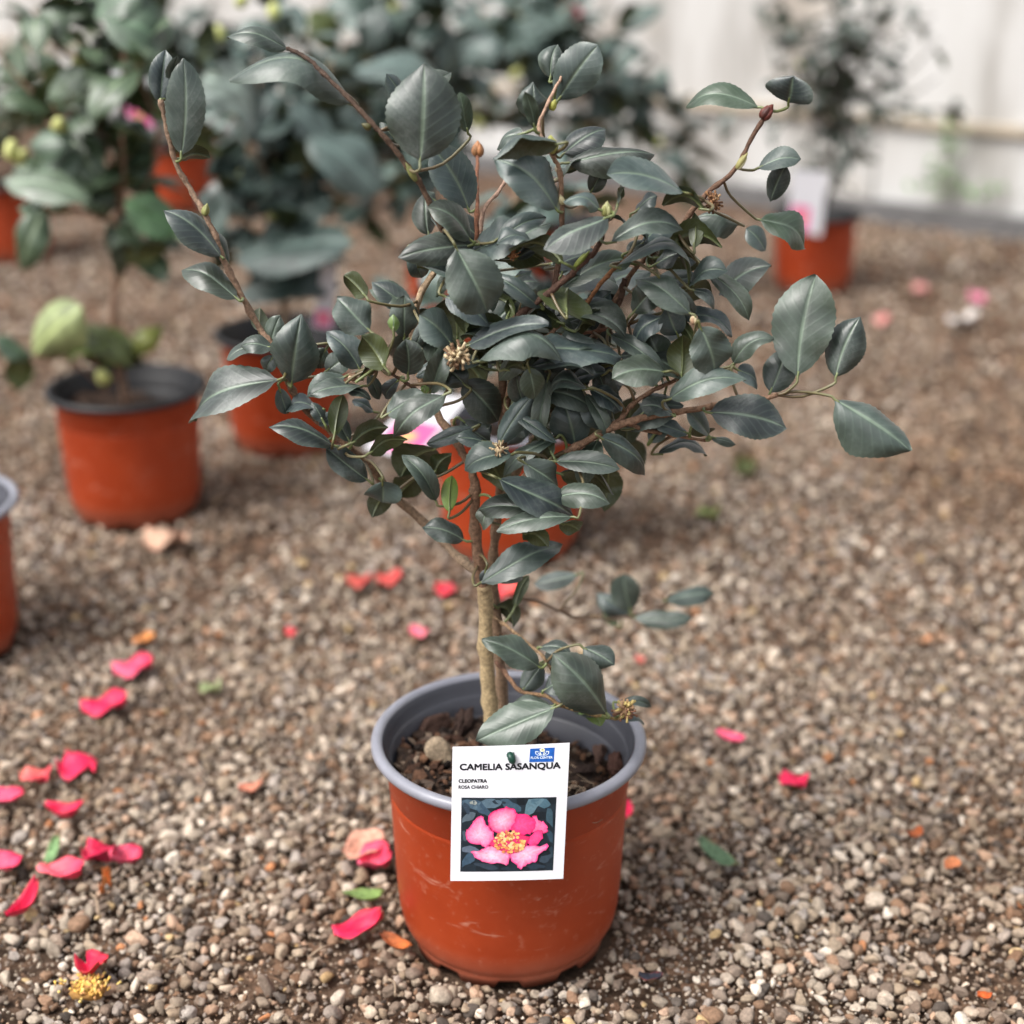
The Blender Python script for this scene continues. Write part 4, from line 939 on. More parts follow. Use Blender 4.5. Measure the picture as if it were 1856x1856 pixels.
PET = [
 ([(1150,990),(1200,980),(1230,1040),(1290,1050),(1340,1110),(1345,1170),(1300,1210),(1280,1150),(1200,1170),(1150,1190),(1190,1120)], (1250,1110), lin(244,130,172), pink, hot),
 ([(960,960),(1040,958),(1100,970),(1170,1010),(1200,1060),(1185,1130),(1130,1200),(1050,1210),(950,1190),(880,1140),(900,1060)], (1030,1090), lin(244,84,144), lin(236,56,122), hot),
 ([(620,1010),(650,950),(720,910),(800,890),(850,880),(920,890),(960,920),(985,960),(960,1060),(900,1140),(860,1190),(780,1200),(700,1180),(630,1110),(640,1060)], (800,1040), light, lin(238,70,134), hot),
 ([(1120,1230),(1180,1180),(1240,1155),(1285,1170),(1290,1250),(1230,1320),(1160,1345),(1090,1300)], (1200,1250), lin(240,88,148), lin(232,60,124), hot),
 ([(360,1210),(370,1150),(420,1110),(450,1050),(500,1000),(540,985),(575,1000),(590,1060),(630,1110),(690,1180),(700,1270),(640,1330),(600,1370),(540,1330),(400,1310),(365,1260)], (530,1200), light, lin(240,100,156), lin(236,70,132)),
 ([(420,1420),(520,1395),(600,1360),(680,1330),(800,1380),(890,1430),(880,1560),(840,1575),(780,1550),(660,1555),(560,1530),(470,1480)], (670,1460), lin(253,206,222), lin(242,120,168), lin(238,88,144)),
 ([(880,1440),(960,1400),(1060,1340),(1180,1330),(1270,1350),(1340,1320),(1357,1350),(1310,1400),(1250,1430),(1220,1520),(1130,1560),(1050,1590),(1020,1615),(980,1600),(960,1560),(900,1520)], (1070,1440), lin(253,200,220), lin(242,112,166), lin(236,72,138)),
 ([(640,1330),(700,1240),(800,1180),(1000,1190),(1120,1240),(1080,1360),(960,1420),(880,1440),(760,1390)], (880,1310), hot, lin(228,60,110), lin(214,40,96)),
]
for i, (o_, c_, a_, b_, e_) in enumerate(PET): petal_print(o_, c_, 0.00060 + 0.00005 * i, a_, b_, e_)
st = []
for k in range(110):
    r, an = math.sqrt(rs.rand()), rs.rand() * 6.283
    x, y = 890 + 195 * r * math.cos(an), 1292 + 132 * r * math.sin(an); sz = rs.uniform(11, 21)
    c = lin(*[(236, 182, 112), (222, 146, 86), (240, 204, 146), (200, 112, 76), (238, 190, 122)][rs.randint(5)])
    st.append(([cc(x + sz * math.cos(t) * 1.15, y + sz * math.sin(t)) for t in np.arange(0, 6.28, .8)], c))
g = Geo()
for k, (pts, c) in enumerate(st):
    V = [card_pt(*p, 0.00115 + 0.000002 * k) for p in pts]; g.add(V, [tuple(range(len(V)))], c)
link('printed_stamens', g.mesh('printed_stamens', M_print, card_o, False), label_root)

def text_part(name, s, x0, x1, ybase0, ybase1, height, c, lift, bold=0.0):
    cu = bpy.data.curves.new(name, 'FONT'); cu.body = s; cu.resolution_u = 3
    ob = bpy.data.objects.new('tmp', cu); col.objects.link(ob)
    dg = bpy.context.evaluated_depsgraph_get(); dg.update()
    mm = bpy.data.meshes.new_from_object(ob.evaluated_get(dg))
    bpy.data.objects.remove(ob, do_unlink=True)
    V = np.array([v.co[:] for v in mm.vertices]); F = [tuple(p.vertices) for p in mm.polygons]
    mn, mx = V.min(0), V.max(0)
    Q = []
    for v in V:
        u = (v[0] - mn[0]) / (mx[0] - mn[0]); h = (v[1] - max(mn[1], 0 if mn[1] > -0.05 else 0)) / 0.70
        Q.append(card_pt(x0 + (x1 - x0) * u, ybase0 + (ybase1 - ybase0) * u - h * height, lift))
    g = Geo(); g.add(Q, F, c); bpy.data.meshes.remove(mm)
    for k, (sx, sy) in enumerate(((0.55, 0), (0.28, 0.45), (0.0, 0.45))):            # heavier strokes
        if bold: g.add([q + RT * (sx * bold / FPX) - UP * (sy * bold / FPX) + CARD_N * 0.00002 * (k + 1) for q in Q], F, c)
    return link(name, g.mesh(name, M_print, card_o, False), label_root)
INK = lin(14, 14, 22)
text_part('title_lettering', 'CAMELIA SASANQUA', 833, 1015, 1396.0, 1393.0, 10.8, INK, 0.00015, 2.4)
text_part('variety_lettering', 'CLEOPATRA', 831, 882, 1419.0, 1418.0, 6.0, lin(24, 24, 30), 0.00015, 1.5)
text_part('colour_lettering', 'ROSA CHIARO', 831, 884.5, 1430.0, 1429.0, 5.8, lin(44, 44, 50), 0.00015, 0.9)
def lg(x, y): return (950 + x * 70 / 1856, 1345 + y * 55 / 1458)
card_mesh('logo_panel', [([lg(292, 350), lg(1475, 308), lg(1425, 975), lg(245, 980)], lin(22, 88, 172))], 0.00015, M_print)
lw = []
WH = lin(214, 230, 248)
for sgn in (-1, 1):
    X = lambda x: 868 + sgn * x
    lw.append(([lg(X(340), 465), lg(X(180), 460), lg(X(180), 500), lg(X(292), 505), lg(X(285), 600), lg(X(190), 640), lg(X(20), 640), lg(X(20), 672), lg(X(220), 668), lg(X(330), 590)][::sgn], WH))
    lw.append(([lg(X(18), 640), lg(X(60), 560), lg(X(90), 500), lg(X(130), 470), lg(X(110), 560), lg(X(60), 640)][::sgn], lin(226, 232, 214)))
    lw.append(([lg(X(70), 630), lg(X(150), 560), lg(X(220), 510), lg(X(190), 580), lg(X(110), 640)][::sgn], WH))
lw.append(([lg(745, 385), lg(800, 340), lg(890, 325), lg(970, 345), lg(1010, 400), lg(990, 460), lg(920, 500), lg(820, 495), lg(765, 450)], lin(236, 234, 206)))
card_mesh('logo_emblem', lw, 0.00028, M_print)
card_mesh('logo_flower_eye', [([lg(830, 390), lg(880, 365), lg(935, 390), lg(915, 425), lg(850, 425)], lin(178, 168, 84))], 0.00040, M_print)
t_ = text_part('logo_lettering', 'FLOR CENTER', lg(318, 0)[0], lg(1365, 0)[0], lg(0, 822)[1], lg(0, 808)[1], 4.0, WH, 0.00028, 0.8)
# the green tie that holds the card
p0, p1 = card_pt(926, 1368, 0.0016), card_pt(929, 1379, 0.0018)
V, F = tube([card_pt(925, 1367, -0.012), card_pt(924, 1369, 0.0005), p0, 0.5 * (p0 + p1) + CARD_N * 0.0012, p1, card_pt(930, 1382, 0.0010)], [0.0018, 0.0022, 0.0027, 0.0026, 0.0023, 0.0016], 9)
link('tie', make_mesh('tie', np.array(V) - card_o, F, M_peg), label_root)
q = card_pt(925, 1367, -0.012)
V, F = tube(smooth_line([q, q + np.array([0, .012, -.012]), q + np.array([0.001, .02, -.05])], 4), 0.0020, 7)
link('stake', make_mesh('stake', np.array(V) - card_o, F, M_peg), label_root)

# ------------------------------------------------------------------ camellias in the other pots
def proto_leaf(name, L, asp, arch, fold, top, under, rib, seed):
    g = Geo()
    leaf_geo(g, (0.006, 0, 0), (L, 0, 0), np.array([0, 0, 1.0]), L * asp, arch, fold, 0.05, 0.03, seed, top, under, rib, nu=11, serr=0.03)
    V, F = tube([(0, 0, 0), (0.004, 0, 0.0005), (0.009, 0, 0.0012)], 0.0008, 5); g.add(V, F, (0.15, 0.19, 0.06))
    return g.mesh(name, M_leaf_bg, uv=True)
GREYG = [proto_leaf('leaf_grey', .062 + .008 * k, .46, .12, .25, (.062, .098, .086), (.06, .085, .03), (.2, .27, .2), 60 + k) for k in range(3)]
GREEN = [proto_leaf('leaf_green', .068 + .008 * k, .48, .10, .22, (.055, .092, .046), (.10, .14, .05), (.26, .34, .2), 70 + k) for k in range(3)]
DARKG = [proto_leaf('leaf_small', .040 + .008 * k, .44, .10, .2, (.034, .050, .040), (.06, .075, .035), (.1, .14, .1), 80 + k) for k in range(3)]
BUDM = None
def bg_bud(parent, root, pos, rng, size=1.0):
    global BUDM
    if BUDM is None:
        g = Geo()
        for k in range(4):
            V = ICO2[0] * np.array([.0075, .0075, .0105]) * (1 if k == 0 else .86)
            o = np.array([math.cos(k * 2.1) * .0022, math.sin(k * 2.1) * .0022, .008 - .003 * (k > 0)]) if k else np.array([0, 0, .009])
            g.add(V + o, [tuple(f) for f in ICO2[1]], lin(176, 184, 96) if k % 2 else lin(196, 200, 128))
        BUDM = g.mesh('bud', M_bud)
    o = link('bud', BUDM, parent, pos - root); o.scale = (size,) * 3
    o.rotation_euler = (rng.uniform(-.8, .8), rng.uniform(-.8, .8), 0)
def bg_plant(loc, label, trunk_px, crown, n_leaf, protos_, seed, buds=(), bark=GREY, nb=9, name='camellia_shrub', group='potted camellias', sc=1.0, traced=(), shoots=(), lsc=1.0):
    """trunk_px: pixels from the soil up; crown: list of (px, py, rx_px, ry_px) lobes the branches end in"""
    rng = random.Random(seed); Y = loc[1]
    root_p = np.array([loc[0], loc[1], 0.132 * sc])
    root = tag(empty(name, root_p), label, 'camellia' if name == 'camellia_shrub' else 'shrub', group)
    tp = [root_p] + [atY(x, y, Y + rng.uniform(-.01, .01)) for x, y in trunk_px]
    P = smooth_line(tp, 5); n = len(P)
    V, F = tube(P, [0.0062 - 0.0035 * i / n for i in range(n)], 8)
    g = Geo(); g.add(V, F, bark); link('trunk', g.mesh('trunk', M_bark, root_p), root)
    dep = np.dot(tp[-1] - C0, FW)
    tips = []
    tot = sum(c[2] * c[3] for c in crown)
    for (cx, cy, rx, ry) in crown:
        k = max(2, int(round(nb * rx * ry / tot)))
        for j in range(k):
            an, rr = rng.uniform(0, 6.28), math.sqrt(rng.random())
            e = atY(cx + rx * rr * math.cos(an), cy + ry * rr * math.sin(an), Y + rng.uniform(-.09, .11))
            s = P[rng.randint(int(n * .45), n - 1)]
            m_ = 0.5 * (s + e) + np.array([rng.uniform(-.02, .02), rng.uniform(-.02, .02), rng.uniform(-.03, .0)])
            B = smooth_line([s, m_, e], 6)
            V, F = tube(B, [0.0027 - 0.0015 * i / len(B) for i in range(len(B))], 6)
            g = Geo(); g.add(V, F, tuple(np.array(bark) * rng.uniform(.7, 1.1))); link('branch', g.mesh('branch', M_bark, root_p), root)
            tips.append(B)
    for i in range(n_leaf):
        B = tips[i % len(tips)]; t = rng.random() ** 0.6
        p = B[min(len(B) - 1, int(t * len(B)))]
        o = link('leaf', protos_[rng.randint(0, len(protos_) - 1)], root, p - root_p)
        o.rotation_euler = (rng.gauss(0, .55), rng.gauss(0, .5), rng.uniform(0, 6.28)); s = rng.uniform(.70, 1.15) * lsc; o.scale = (s, s, s)
    for (bx, by, tx, ty, w, r, dz, c0, c1) in traced:
        b_, t_ = atY(bx, by, Y + dz), atY(tx, ty, Y + dz + rng.uniform(-.02, .02)); tcam = nrm(C0 - b_); ax = nrm(t_ - b_)
        nn = tcam * math.cos(R(r)) + np.array([0, .2, .98]) * math.sin(R(r)); nn = nrm(nn - ax * np.dot(nn, ax))
        Wm = w / FPX * np.dot(b_ - C0, FW) / max(.45, abs(np.dot(nn, tcam)))
        g = Geo(); leaf_geo(g, b_, t_, nn, Wm, .08, .2, .04, .02, rng.randint(0, 999), c0, c1, tuple(x * 2.2 for x in c0), nu=12, serr=.02)
        link('leaf', g.mesh('leaf', M_leaf_bg, b_, uv=True), root, b_ - root_p)
    for st_ in shoots:
        V, F = tube(smooth_line([atY(x, y, Y + d) for x, y, d in st_], 5), .0022, 6); g = Geo(); g.add(V, F, bark); link('branch', g.mesh('branch', M_bark, root_p), root)
    for (x, y) in buds: bg_bud(root, root_p, atY(x, y, Y + rng.uniform(-.08, .02)), rng, rng.uniform(.8, 1.15))
    return root

YL, OL, OY, GN, GB, GP = (.26, .31, .13), (.075, .10, .022), (.17, .19, .02), (.050, .088, .050), (.055, .125, .045), (.11, .15, .10)
GA, GD, GW = (.075, .112, .100), (.045, .070, .062), (.16, .20, .175)
bg_plant(POTS[0][0], 'tall camellia with bright green leaves in the left black-rimmed pot', [(205, 600), (215, 470), (218, 300), (224, 150), (228, 20)],
         [(70, 110, 120, 130), (240, 60, 90, 70), (270, 300, 80, 110), (60, 330, 90, 60)], 120, GREEN, 31, [(20, 285), (32, 292), (105, 232), (190, 690), (150, 120)], lin(150, 120, 100), 15,
         traced=[(60, 645, 155, 556, 84, 20, -.06, YL, YL), (150, 588, 238, 662, 62, 35, -.03, OL, OL), (150, 655, 262, 640, 54, 130, -.02, OL, OL), (232, 648, 290, 588, 42, 30, -.02, OY, OY),
                 (60, 645, -10, 612, 36, 50, -.05, GN, OL), (45, 640, 30, 705, 46, 130, -.06, OL, OL), (120, 640, 190, 622, 40, 60, -.05, OL, OL),
                 (190, 30, 302, 72, 92, 40, -.1, GN, OL), (170, 30, 262, -22, 60, 40, -.08, GN, OL), (225, 365, 324, 428, 72, 26, -.08, GB, OL), (230, 478, 296, 436, 38, 130, -.06, OL, OL), (5, 326, 164, 360, 56, 48, -.12, GP, OL),
                 (112, 192, 138, 126, 38, 45, -.08, GP, OL), (130, 250, 55, 262, 50, 36, -.08, GN, OL), (150, 270, 60, 330, 60, 40, -.06, GN, OL), (190, 230, 120, 290, 60, 30, 0, GN, OL), (60, 60, 130, 20, 60, 40, -.06, GP, OL)],
         shoots=[[(190, 705, 0), (130, 655, -.03), (60, 645, -.06)], [(190, 705, 0), (170, 650, -.02), (150, 590, -.03)], [(190, 705, 0), (225, 660, -.02), (235, 645, -.02)]])
bg_plant(POTS[1][0], 'camellia with broad grey-green leaves behind the left branches of the large one', [(515, 520), (520, 420), (500, 300), (470, 150)],
         [(540, 460, 110, 70), (470, 300, 100, 90), (450, 80, 110, 80), (590, 230, 90, 100), (560, 60, 100, 70)], 240, GREYG, 32, [(445, 320), (490, 395), (400, 70), (432, 8), (495, 30)], GREY, 24,
         traced=[(425, 470, 642, 448, 84, 50, -.1, GA, OL), (425, 545, 612, 500, 66, 40, -.08, GD, OL), (375, 410, 442, 316, 66, 30, -.08, GD, OL), (692, 348, 556, 246, 96, 40, -.08, GA, OL), (366, 140, 468, 196, 96, 60, -.1, GW, OL),
                 (420, 240, 506, 170, 74, 40, -.06, GA, OL), (525, 185, 590, 266, 66, 30, -.06, GA, OL), (600, 360, 520, 420, 60, 50, -.06, GA, OL), (470, 330, 560, 380, 60, 30, -.04, GD, OL)])
bg_plant(POTS[2][0], 'camellia directly behind the trunk of the large one, in the pot behind it', [(930, 690), (925, 560), (940, 420), (950, 300)],
         [(820, 640, 100, 90), (1040, 600, 110, 90), (950, 420, 110, 100)], 80, GREYG, 33, [], GREY, 13)
bg_plant(POTS[3][0], 'dark small-leaved shrub in the pot at the far right', [(1510, 330), (1512, 250), (1515, 140), (1520, 30)],
         [(1500, 200, 100, 190), (1610, 150, 150, 150), (1430, 70, 110, 80), (1570, 10, 190, 70), (1500, 290, 70, 80)], 298, DARKG, 34, [(1455, 120)], lin(80, 74, 66), 44, name='small_leaved_shrub', group=None)
bg_plant(POTS[4][0], 'camellia at the far left edge, behind the tall green one', [(10, 320), (20, 200), (10, 60)], [(20, 180, 90, 130), (110, 60, 70, 60)], 76, GREEN, 35, [], lin(140, 116, 98), 10)
bg_plant(POTS[5][0], 'camellia in the far pot at left, above the left branch of the large one', [(325, 250), (330, 160), (340, 60)], [(350, 130, 100, 110), (430, 30, 130, 60), (300, 20, 80, 50)], 260, GREYG, 36, [(380, 200), (360, 90)], GREY, 16, lsc=1.35)
bg_plant(POTS[7][0], 'tall camellia far back, rising behind the middle of the large one', [(990, 330), (985, 220), (1010, 100), (1020, 10)],
         [(980, 50, 150, 80), (1110, 130, 90, 120), (900, 130, 100, 100), (1250, 290, 90, 60), (900, 20, 120, 50)], 290, GREYG, 37, [(1195, 262), (930, 140), (865, 210)], GREY, 30, lsc=1.3)
bg_plant(POTS[8][0], 'camellia far back, its leaves showing left of the large one\'s crown top', [(825, 400), (815, 280), (800, 120), (790, 10)],
         [(700, 300, 90, 90), (620, 130, 130, 110), (780, 50, 110, 70), (600, 300, 100, 90), (650, 20, 150, 50)], 290, GREYG, 38, [(715, 20), (870, 230)], GREY, 28,
         traced=[(640, 128, 800, 125, 60, 62, -.3, GA, OL), (700, 20, 650, 90, 60, 30, -.1, GD, OL), (560, 20, 610, 90, 60, 20, -.1, OL, OL), (840, 120, 900, 60, 70, 40, -.1, GA, OL)], lsc=1.25)

# flowers far back (blurred pink) and labels of the other pots
def small_label(px4, Y, label, tilt, pinkrect=None):
    P = [atY(x, y, Y + tilt * (y - px4[0][1]) / 100) for x, y in px4]
    n = nrm(np.cross(P[1] - P[0], P[3] - P[0]))
    if np.dot(n, C0 - P[0]) < 0: n = -n
    o = 0.5 * (P[2] + P[3])
    root = tag(empty('plant_label', o), label, 'plant label', 'plant labels')
    V = [p - o for p in P] + [p - o - n * .0007 for p in P]
    F = [(0, 1, 2, 3), (7, 6, 5, 4), (0, 4, 5, 1), (1, 5, 6, 2), (2, 6, 7, 3), (3, 7, 4, 0)]
    link('card', make_mesh('card', V, F, M_card, smooth=False), root)
    if pinkrect:
        u0, u1, v0, v1 = pinkrect
        def q(u, v): return (P[0] * (1 - u) + P[1] * u) * (1 - v) + (P[3] * (1 - u) + P[2] * u) * v + n * .0004 - o
        V, Cc = [], []
        N_ = 8
        for j in range(N_ + 1):
            for i in range(N_ + 1):
                a, b = i / N_, j / N_; V.append(q(u0 + (u1 - u0) * a, v0 + (v1 - v0) * b))
                d = math.hypot(a - .5, b - .45); Cc.append(lin(248, 196, 130) if d < .18 else (lin(240, 110, 170) if d < .5 else lin(236, 130, 186)))
        F = [(j * (N_ + 1) + i, (j + 1) * (N_ + 1) + i, (j + 1) * (N_ + 1) + i + 1, j * (N_ + 1) + i + 1) for j in range(N_) for i in range(N_)]
        link('printed_picture', make_mesh('printed_picture', V, F, M_print, Cc), root)
    V, F = tube([0.5 * (P[0] + P[1]) - o - n * .002, 0.5 * (P[0] + P[1]) - o - n * .004 + np.array([0.004, .012, .03])], .0015, 6)
    link('tie', make_mesh('tie', V, F, M_peg), root)
small_label([(762, 708), (850, 722), (752, 838), (658, 812)], 1.50, 'white label with pink picture tilted in the large camellia\'s left lower crown', -.02, (.12, .92, .46, .95))
small_label([(1436, 306), (1500, 312), (1488, 428), (1428, 416)], 2.92, 'white label with a pink patch hanging on the far right pot', 0, (.06, .62, .58, .98))
small_label([(584, 476), (612, 480), (602, 598), (566, 592)], 2.02, 'narrow white label with a pink foot, left of the large camellia\'s crown', 0, (.1, .9, .72, .97))
small_label([(180, 84), (262, 92), (284, 236), (232, 228)], 2.02, 'white label with a pink corner near the top of the tall green camellia', 0, (.1, .9, .74, .98))

def bloom(px, py, Y, size, label, c):
    p = atY(px, py, Y); g = Geo()
    root = tag(empty('camellia_flower', p), label, 'flower', 'camellia flowers far back')
    for k in range(6):
        an = k * 1.047; V, F = petal_shape(size, size * .8, .25, k)
        V = np.array(V); V[:, 2] += V[:, 0] * .5
        ca, sa = math.cos(an), math.sin(an)
        V = np.stack([V[:, 0] * ca - V[:, 1] * sa, V[:, 0] * sa + V[:, 1] * ca, V[:, 2]], 1)
        V = np.stack([V[:, 0], -V[:, 2], V[:, 1]], 1)
        g = Geo(); g.add(V, F, c); link('petal', g.mesh('petal', M_petal), root)
def petal_shape(L, W, curl, seed):
    r2 = random.Random(seed); nu, nv = 9, 9
    top, F = [], []
    ph = r2.uniform(0, 6.28); tw = r2.uniform(-.6, .6)
    for i in range(nu):
        u = i / (nu - 1); w = 0.5 * W * max(.12, math.sin(math.pi * (0.06 + 0.90 * u ** 1.15)) ** .62)
        if u > .9: w *= .82
        for j in range(nv):
            v = -1 + 2 * j / (nv - 1)
            x = L * (u - (0.05 * (1 - abs(v)) if i == nu - 1 else 0)); y = w * v
            z = curl * L * ((u - .45) ** 2 * 1.5) + curl * W * .55 * v * v + W * .11 * math.sin(5 * u + 3 * v + ph) + W * .05 * math.sin(11 * u - 7 * v + 2 * ph) + tw * (u - .5) * y * .8
            top.append((x - L / 2, y, z))
    m = len(top); V = top + [(x, y, z - .0003) for x, y, z in top]
    for i in range(nu - 1):
        for j in range(nv - 1):
            q = i * nv + j; F.append((q, q + nv, q + nv + 1, q + 1)); F.append((m + q, m + q + 1, m + q + nv + 1, m + q + nv))
    rg = list(range(nv)) + [i * nv + nv - 1 for i in range(1, nu)] + [(nu - 1) * nv + j for j in range(nv - 2, -1, -1)] + [i * nv for i in range(nu - 2, 0, -1)]
    for k in range(len(rg)):
        a, b = rg[k], rg[(k + 1) % len(rg)]; F.append((a, b, b + m, a + m))
    return V, F
bloom(1042, 20, 2.95, .026, 'blurred pink camellia bloom at the top of the tall plant behind the middle', lin(206, 110, 126))

# ------------------------------------------------------------------ litter on the gravel: petals, leaves
def litter(name, px, py, lpx, wpx, ang, curl, c0, c1, label, cat, group, seed, pitch=0.0, mat=M_petal, lift=0.010, roll=0.0):
    p = onZ(px, py, lift); dep = np.dot(p - C0, FW); k = dep / FPX
    sinp = max(.3, -ray(px, py)[2] / np.linalg.norm(ray(px, py)))
    # the ground foreshortens the depth direction
    a = R(ang); ex, ey = math.cos(a), math.sin(a) / sinp
    L = .93 * lpx * k * math.hypot(ex, ey); W = wpx * k * math.hypot(math.sin(a), math.cos(a) / sinp) * .74
    V, F = petal_shape(L, W, curl, seed)
    V = np.array(V); t = (V[:, 0] / L + .5)
    r2 = np.random.RandomState(seed)
    Cc = np.outer(1 - t, c1) + np.outer(t, c0); Cc *= (1 + r2.normal(0, .09, (len(V), 1)))
    idx = np.arange(len(V)) % 81; ed = ((idx % 9 == 0) | (idx % 9 == 8) | (idx >= 72)) * r2.uniform(0, .75, len(V)) * (r2.rand() * .8 + .2)
    vn = 0.16 * (idx % 2 == 0)
    Cc = Cc * (1 - ed[:, None]) + ed[:, None] * np.array(lin(150, 70, 52)) ; Cc = Cc * (1 + vn[:, None])
    o = link(name, make_mesh(name, V, F, mat, Cc), None, p)
    o.rotation_euler = (roll, -pitch, math.atan2(ey, ex))
    tag(o, label, cat, group)
HOT, HOT2, LP = lin(214, 36, 80), lin(198, 30, 70), lin(226, 96, 126)
PG = 'fallen camellia petals'
pet = [
 (242, 1211, 74, 42, 10, .2, HOT, LP, 'pink petal farthest back of the cluster left of the front pot', 0),
 (190, 1280, 86, 46, 8, .2, HOT, HOT, 'broad pink petal second farthest back in the cluster at left', 0),
 (140, 1390, 74, 54, -14, .15, HOT, HOT, 'squarish pink petal midway up the left cluster, right of a smaller one', 0),
 (66, 1409, 58, 40, -16, .25, HOT2, lin(230, 120, 110), 'small pink petal with a pale spot, left of the squarish petal', 0),
 (12, 1446, 60, 36, 18, .2, HOT, LP, 'pink petal cut by the left edge, just below the small spotted petal', 0),
 (118, 1477, 78, 24, -4, .7, HOT2, HOT, 'thin rolled pink petal lying level below the squarish petal', 0),
 (180, 1556, 66, 46, -20, .5, lin(150, 16, 56), HOT2, 'dark crimson petal touching a lighter one on its right', 0),
 (230, 1555, 58, 40, 14, .35, HOT2, LP, 'pink petal touching the dark crimson petal on its left', 0),
 (112, 1582, 92, 44, -6, .3, HOT, lin(236, 110, 120), 'large pink petal below the green leaf tip in the left cluster', 0),
 (12, 1566, 62, 42, 8, .3, HOT, LP, 'pink petal cut by the left edge, level with the large pink petal', 0),
 (48, 1645, 62, 30, 48, .8, HOT2, HOT, 'curled narrow pink petal standing on edge, below the left cluster', .2),
 (170, 1757, 62, 54, -30, .45, lin(190, 40, 50), HOT2, 'crumpled red petal above the yellow stamens at bottom left', .3),
 (682, 1563, 66, 56, 12, .4, HOT2, LP, 'pink petal tucked against the left side of the front pot', .2),
 (652, 1686, 98, 48, 14, .4, HOT2, HOT, 'large crimson petal by the foot of the front pot at left', .1),
 (1325, 1338, 58, 20, -12, .3, lin(226, 70, 110), LP, 'thin pink petal right of the front pot\'s rim', 0),
 (1438, 1416, 46, 42, -30, .2, HOT, HOT, 'small round pink petal alone on the gravel right of the front pot', 0),
 (650, 1055, 48, 28, 0, .2, lin(178, 62, 62), lin(168, 76, 62), 'blurred red petal left of the trunk, left one of two', 0),
 (706, 1050, 50, 28, 8, .2, lin(190, 62, 62), lin(176, 70, 64), 'blurred red petal left of the trunk, right one of two', 0),
 (808, 1072, 34, 28, 20, .2, lin(196, 44, 62), lin(196, 44, 62), 'small blurred crimson petal close to the trunk on its left', 0),
 (760, 1146, 36, 24, 0, .2, lin(216, 120, 128), LP, 'pale pink blurred petal below the small crimson one', 0),
 (528, 1146, 24, 20, 0, .2, lin(190, 60, 66), lin(190, 60, 66), 'tiny blurred red petal alone behind the left cluster', 0),
 (915, 1076, 60, 44, 10, .3, lin(226, 92, 82), lin(200, 40, 66), 'orange red petal seen just right of the trunk', 0),
 (1770, 541, 26, 24, 0, .2, lin(206, 124, 150), lin(206, 124, 150), 'blurred pink petal far back at right, rightmost of three', 0),
 (1668, 528, 28, 22, 0, .2, lin(200, 140, 136), lin(200, 140, 136), 'blurred pale petal far back at right, middle of three', 0),
 (1598, 582, 30, 20, 0, .2, lin(196, 132, 126), lin(196, 132, 126), 'blurred dull pink petal far back at right, nearest of three', 0),
 (1160, 1195, 20, 16, 0, .2, lin(180, 90, 80), lin(180, 90, 80), 'tiny dull red petal on the gravel above the front pot\'s right rim', 0),
 (1132, 1475, 40, 30, 60, .3, HOT, HOT, 'pink petal peeping out behind the right side of the front pot', .1),
]
for i, (x, y, l, w, a, cu, c0, c1, lab, pt) in enumerate(pet):
    litter('fallen_petal', x, y, l, w, a, cu, c0, c1, lab, 'petal', PG, 200 + i, pt)
lf = [
 (1302, 1552, 92, 34, -44, .2, lin(86, 112, 84), lin(100, 122, 96), 'green fallen leaf right of the front pot, pointing down right'),
 (660, 1626, 80, 26, -8, .3, lin(112, 134, 74), lin(96, 116, 70), 'green fallen leaf against the left side of the front pot'),
 (94, 1548, 46, 30, 88, .3, lin(120, 150, 104), lin(110, 140, 96), 'pale green leaf tip poking up in the left petal cluster'),
 (382, 1252, 44, 28, -10, .4, lin(150, 160, 118), lin(130, 140, 100), 'small crumpled pale green leaf on the gravel left of the pot rim'),
 (1283, 934, 32, 26, -20, .3, lin(136, 152, 96), lin(136, 152, 96), 'blurred light green leaf bit far behind at right of the trunk'),
 (1350, 850, 30, 34, 60, .3, lin(66, 72, 44), lin(66, 72, 44), 'dark blurred leaf on the ground under the right branches'),
]
for i, (x, y, l, w, a, cu, c0, c1, lab) in enumerate(lf):
    litter('fallen_leaf', x, y, l, w, a, cu, c0, c1, lab, 'leaf', 'fallen leaves', 300 + i, .1, M_dry)
dr = [
 (664, 1540, 82, 60, 20, .3, lin(196, 150, 130), lin(186, 138, 118), 'dry pinkish tan leaf behind the petal at the pot\'s left side'),
 (718, 1711, 70, 26, -28, .3, lin(190, 104, 52), lin(120, 70, 48), 'orange brown dry leaf sticking out from under the front pot'),
 (193, 1606, 14, 56, 0, .5, lin(206, 134, 78), lin(180, 110, 64), 'narrow orange dry strip below the touching petals'),
 (262, 1160, 44, 24, 0, .2, lin(204, 140, 84), lin(190, 124, 76), 'orange dry leaf bit above the farthest petal of the left cluster'),
 (1180, 1772, 48, 20, -10, .3, lin(50, 52, 62), lin(44, 46, 54), 'dark slate-coloured scrap right of the pot\'s foot'),
 (1660, 1512, 30, 20, 0, .3, lin(160, 88, 52), lin(140, 78, 50), 'small rust-coloured dry bit at lower right'),
 (1726, 1568, 30, 24, 30, .3, lin(186, 120, 82), lin(170, 104, 70), 'orange dry bit right of the rust-coloured one'),
 (1785, 1805, 28, 16, 0, .3, lin(180, 84, 40), lin(170, 84, 44), 'rust-coloured dry bit near the bottom right corner'),
 (455, 1428, 46, 20, 6, .3, lin(190, 128, 104), lin(176, 112, 92), 'pinkish brown dry bit left of the pot, on open gravel'),
 (300, 985, 96, 40, -8, .3, lin(198, 164, 142), lin(190, 156, 134), 'blurred pale tan leaf lying in front of the left black-rimmed pot'),
 (1745, 586, 54, 28, -8, .3, lin(206, 200, 194), lin(196, 190, 186), 'blurred whitish scrap on the ground far back at right'),
]
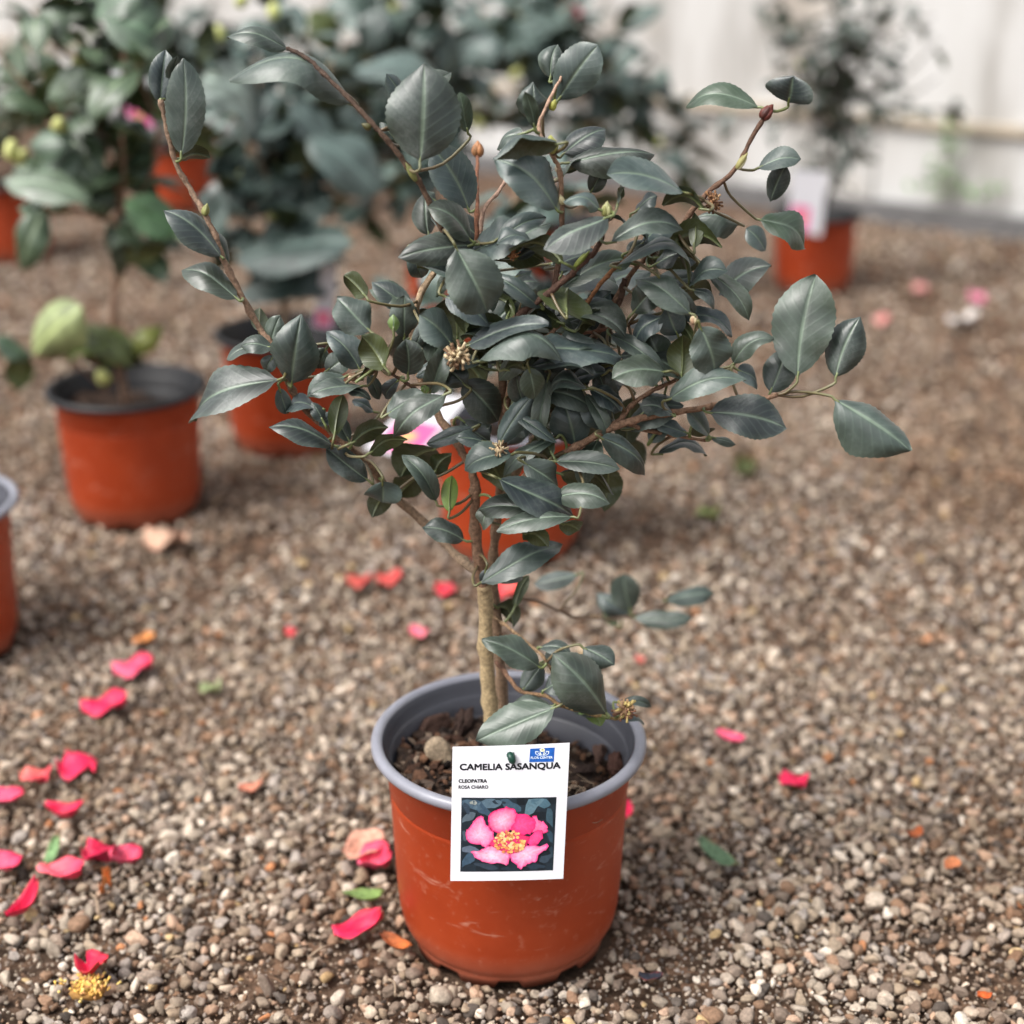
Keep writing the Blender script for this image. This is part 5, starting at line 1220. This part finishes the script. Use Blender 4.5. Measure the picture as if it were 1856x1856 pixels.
for i, (x, y, l, w, a, cu, c0, c1, lab) in enumerate(dr):
    litter('dry_leaf_bit', x, y, l, w, a, cu, c0, c1, lab, 'leaf litter', 'dry bits on the gravel', 400 + i, .1, M_dry)
# the little heap of yellow stamens under the crumpled petal
p = onZ(160, 1795, 0.006); g = Geo(); r2 = np.random.RandomState(8)
V = ICO2[0] * np.array([.013, .011, .005]) * (1 + r2.normal(0, .1, (len(ICO2[0]), 1))); g.add(V, [tuple(f) for f in ICO2[1]], lin(150, 112, 62))
for k in range(150):
    b = np.array([r2.normal(0, .007), r2.normal(0, .006), .003]); e = b + np.array([r2.normal(0, .0018), r2.normal(0, .0018), r2.uniform(.001, .004)])
    V, F = tube([b, e], [.0004, .0011], 5); g.add(V, F, np.array([lin(222, 184, 96), lin(206, 160, 84), lin(190, 140, 90), lin(228, 200, 120)][r2.randint(4)]))
o = link('stamen_heap', g.mesh('stamen_heap', M_dry), None, p)
tag(o, 'little heap of yellow stamens under the crumpled red petal', 'stamens')
# pale straws lying on the gravel
for i, (x0, y0, x1, y1, lab) in enumerate([(165, 1620, 178, 1660, 'pale dry straw below the touching petals at left'), (560, 1735, 600, 1715, 'pale straw beside the large crimson petal'), (705, 1775, 716, 1805, 'short pale straw at the pot\'s foot'),
                                           (1470, 1695, 1505, 1685, 'thin straw on the gravel at lower right'), (310, 1735, 335, 1750, 'bent pale straw on the gravel at lower left')]):
    a, b = onZ(x0, y0, .009), onZ(x1, y1, .008); m_ = 0.5 * (a + b) + np.array([.002, 0, .004])
    V, F = tube(smooth_line([a, m_, b], 4), [.0011, .001, .001, .0009, .0009, .0009, .0008, .0008, .0007][:9], 6)
    o = link('dry_straw', make_mesh('dry_straw', np.array(V) - a, F, M_fibre), None, a); tag(o, lab, 'straw', 'dry straws on the gravel')
# a weed against the wall
wp = atPlane(1705, 352, wall_o + wall_n * 0.03, wall_n); wr = tag(empty('wall_weed', wp), 'bright green weed growing at the foot of the white wall', 'weed')
r2 = random.Random(3)
wl = proto_leaf('weed_leaf', .05, .3, .1, .2, (.10, .24, .05), (.12, .24, .06), (.2, .34, .12), 95)
for k in range(46):
    t = r2.random(); up = k < 26
    q = wall_d * (r2.gauss(0, .018) if up else r2.uniform(-.20, .07)) + wall_n * r2.uniform(.0, .02)
    o = link('leaf', wl, wr, (q[0], q[1], t * .15 if up else r2.uniform(.0, .022)))
    o.rotation_euler = (r2.gauss(0, .5), r2.gauss(-.5, .4), r2.uniform(0, 6.28)); o.scale = (.75,) * 3
V, F = tube([(0, 0, -.01), (.004, 0, .08), (-.002, 0, .16)], .002, 6); link('stem', make_mesh('stem', V, F, simple('weed stem', (.1, .2, .05))), wr)
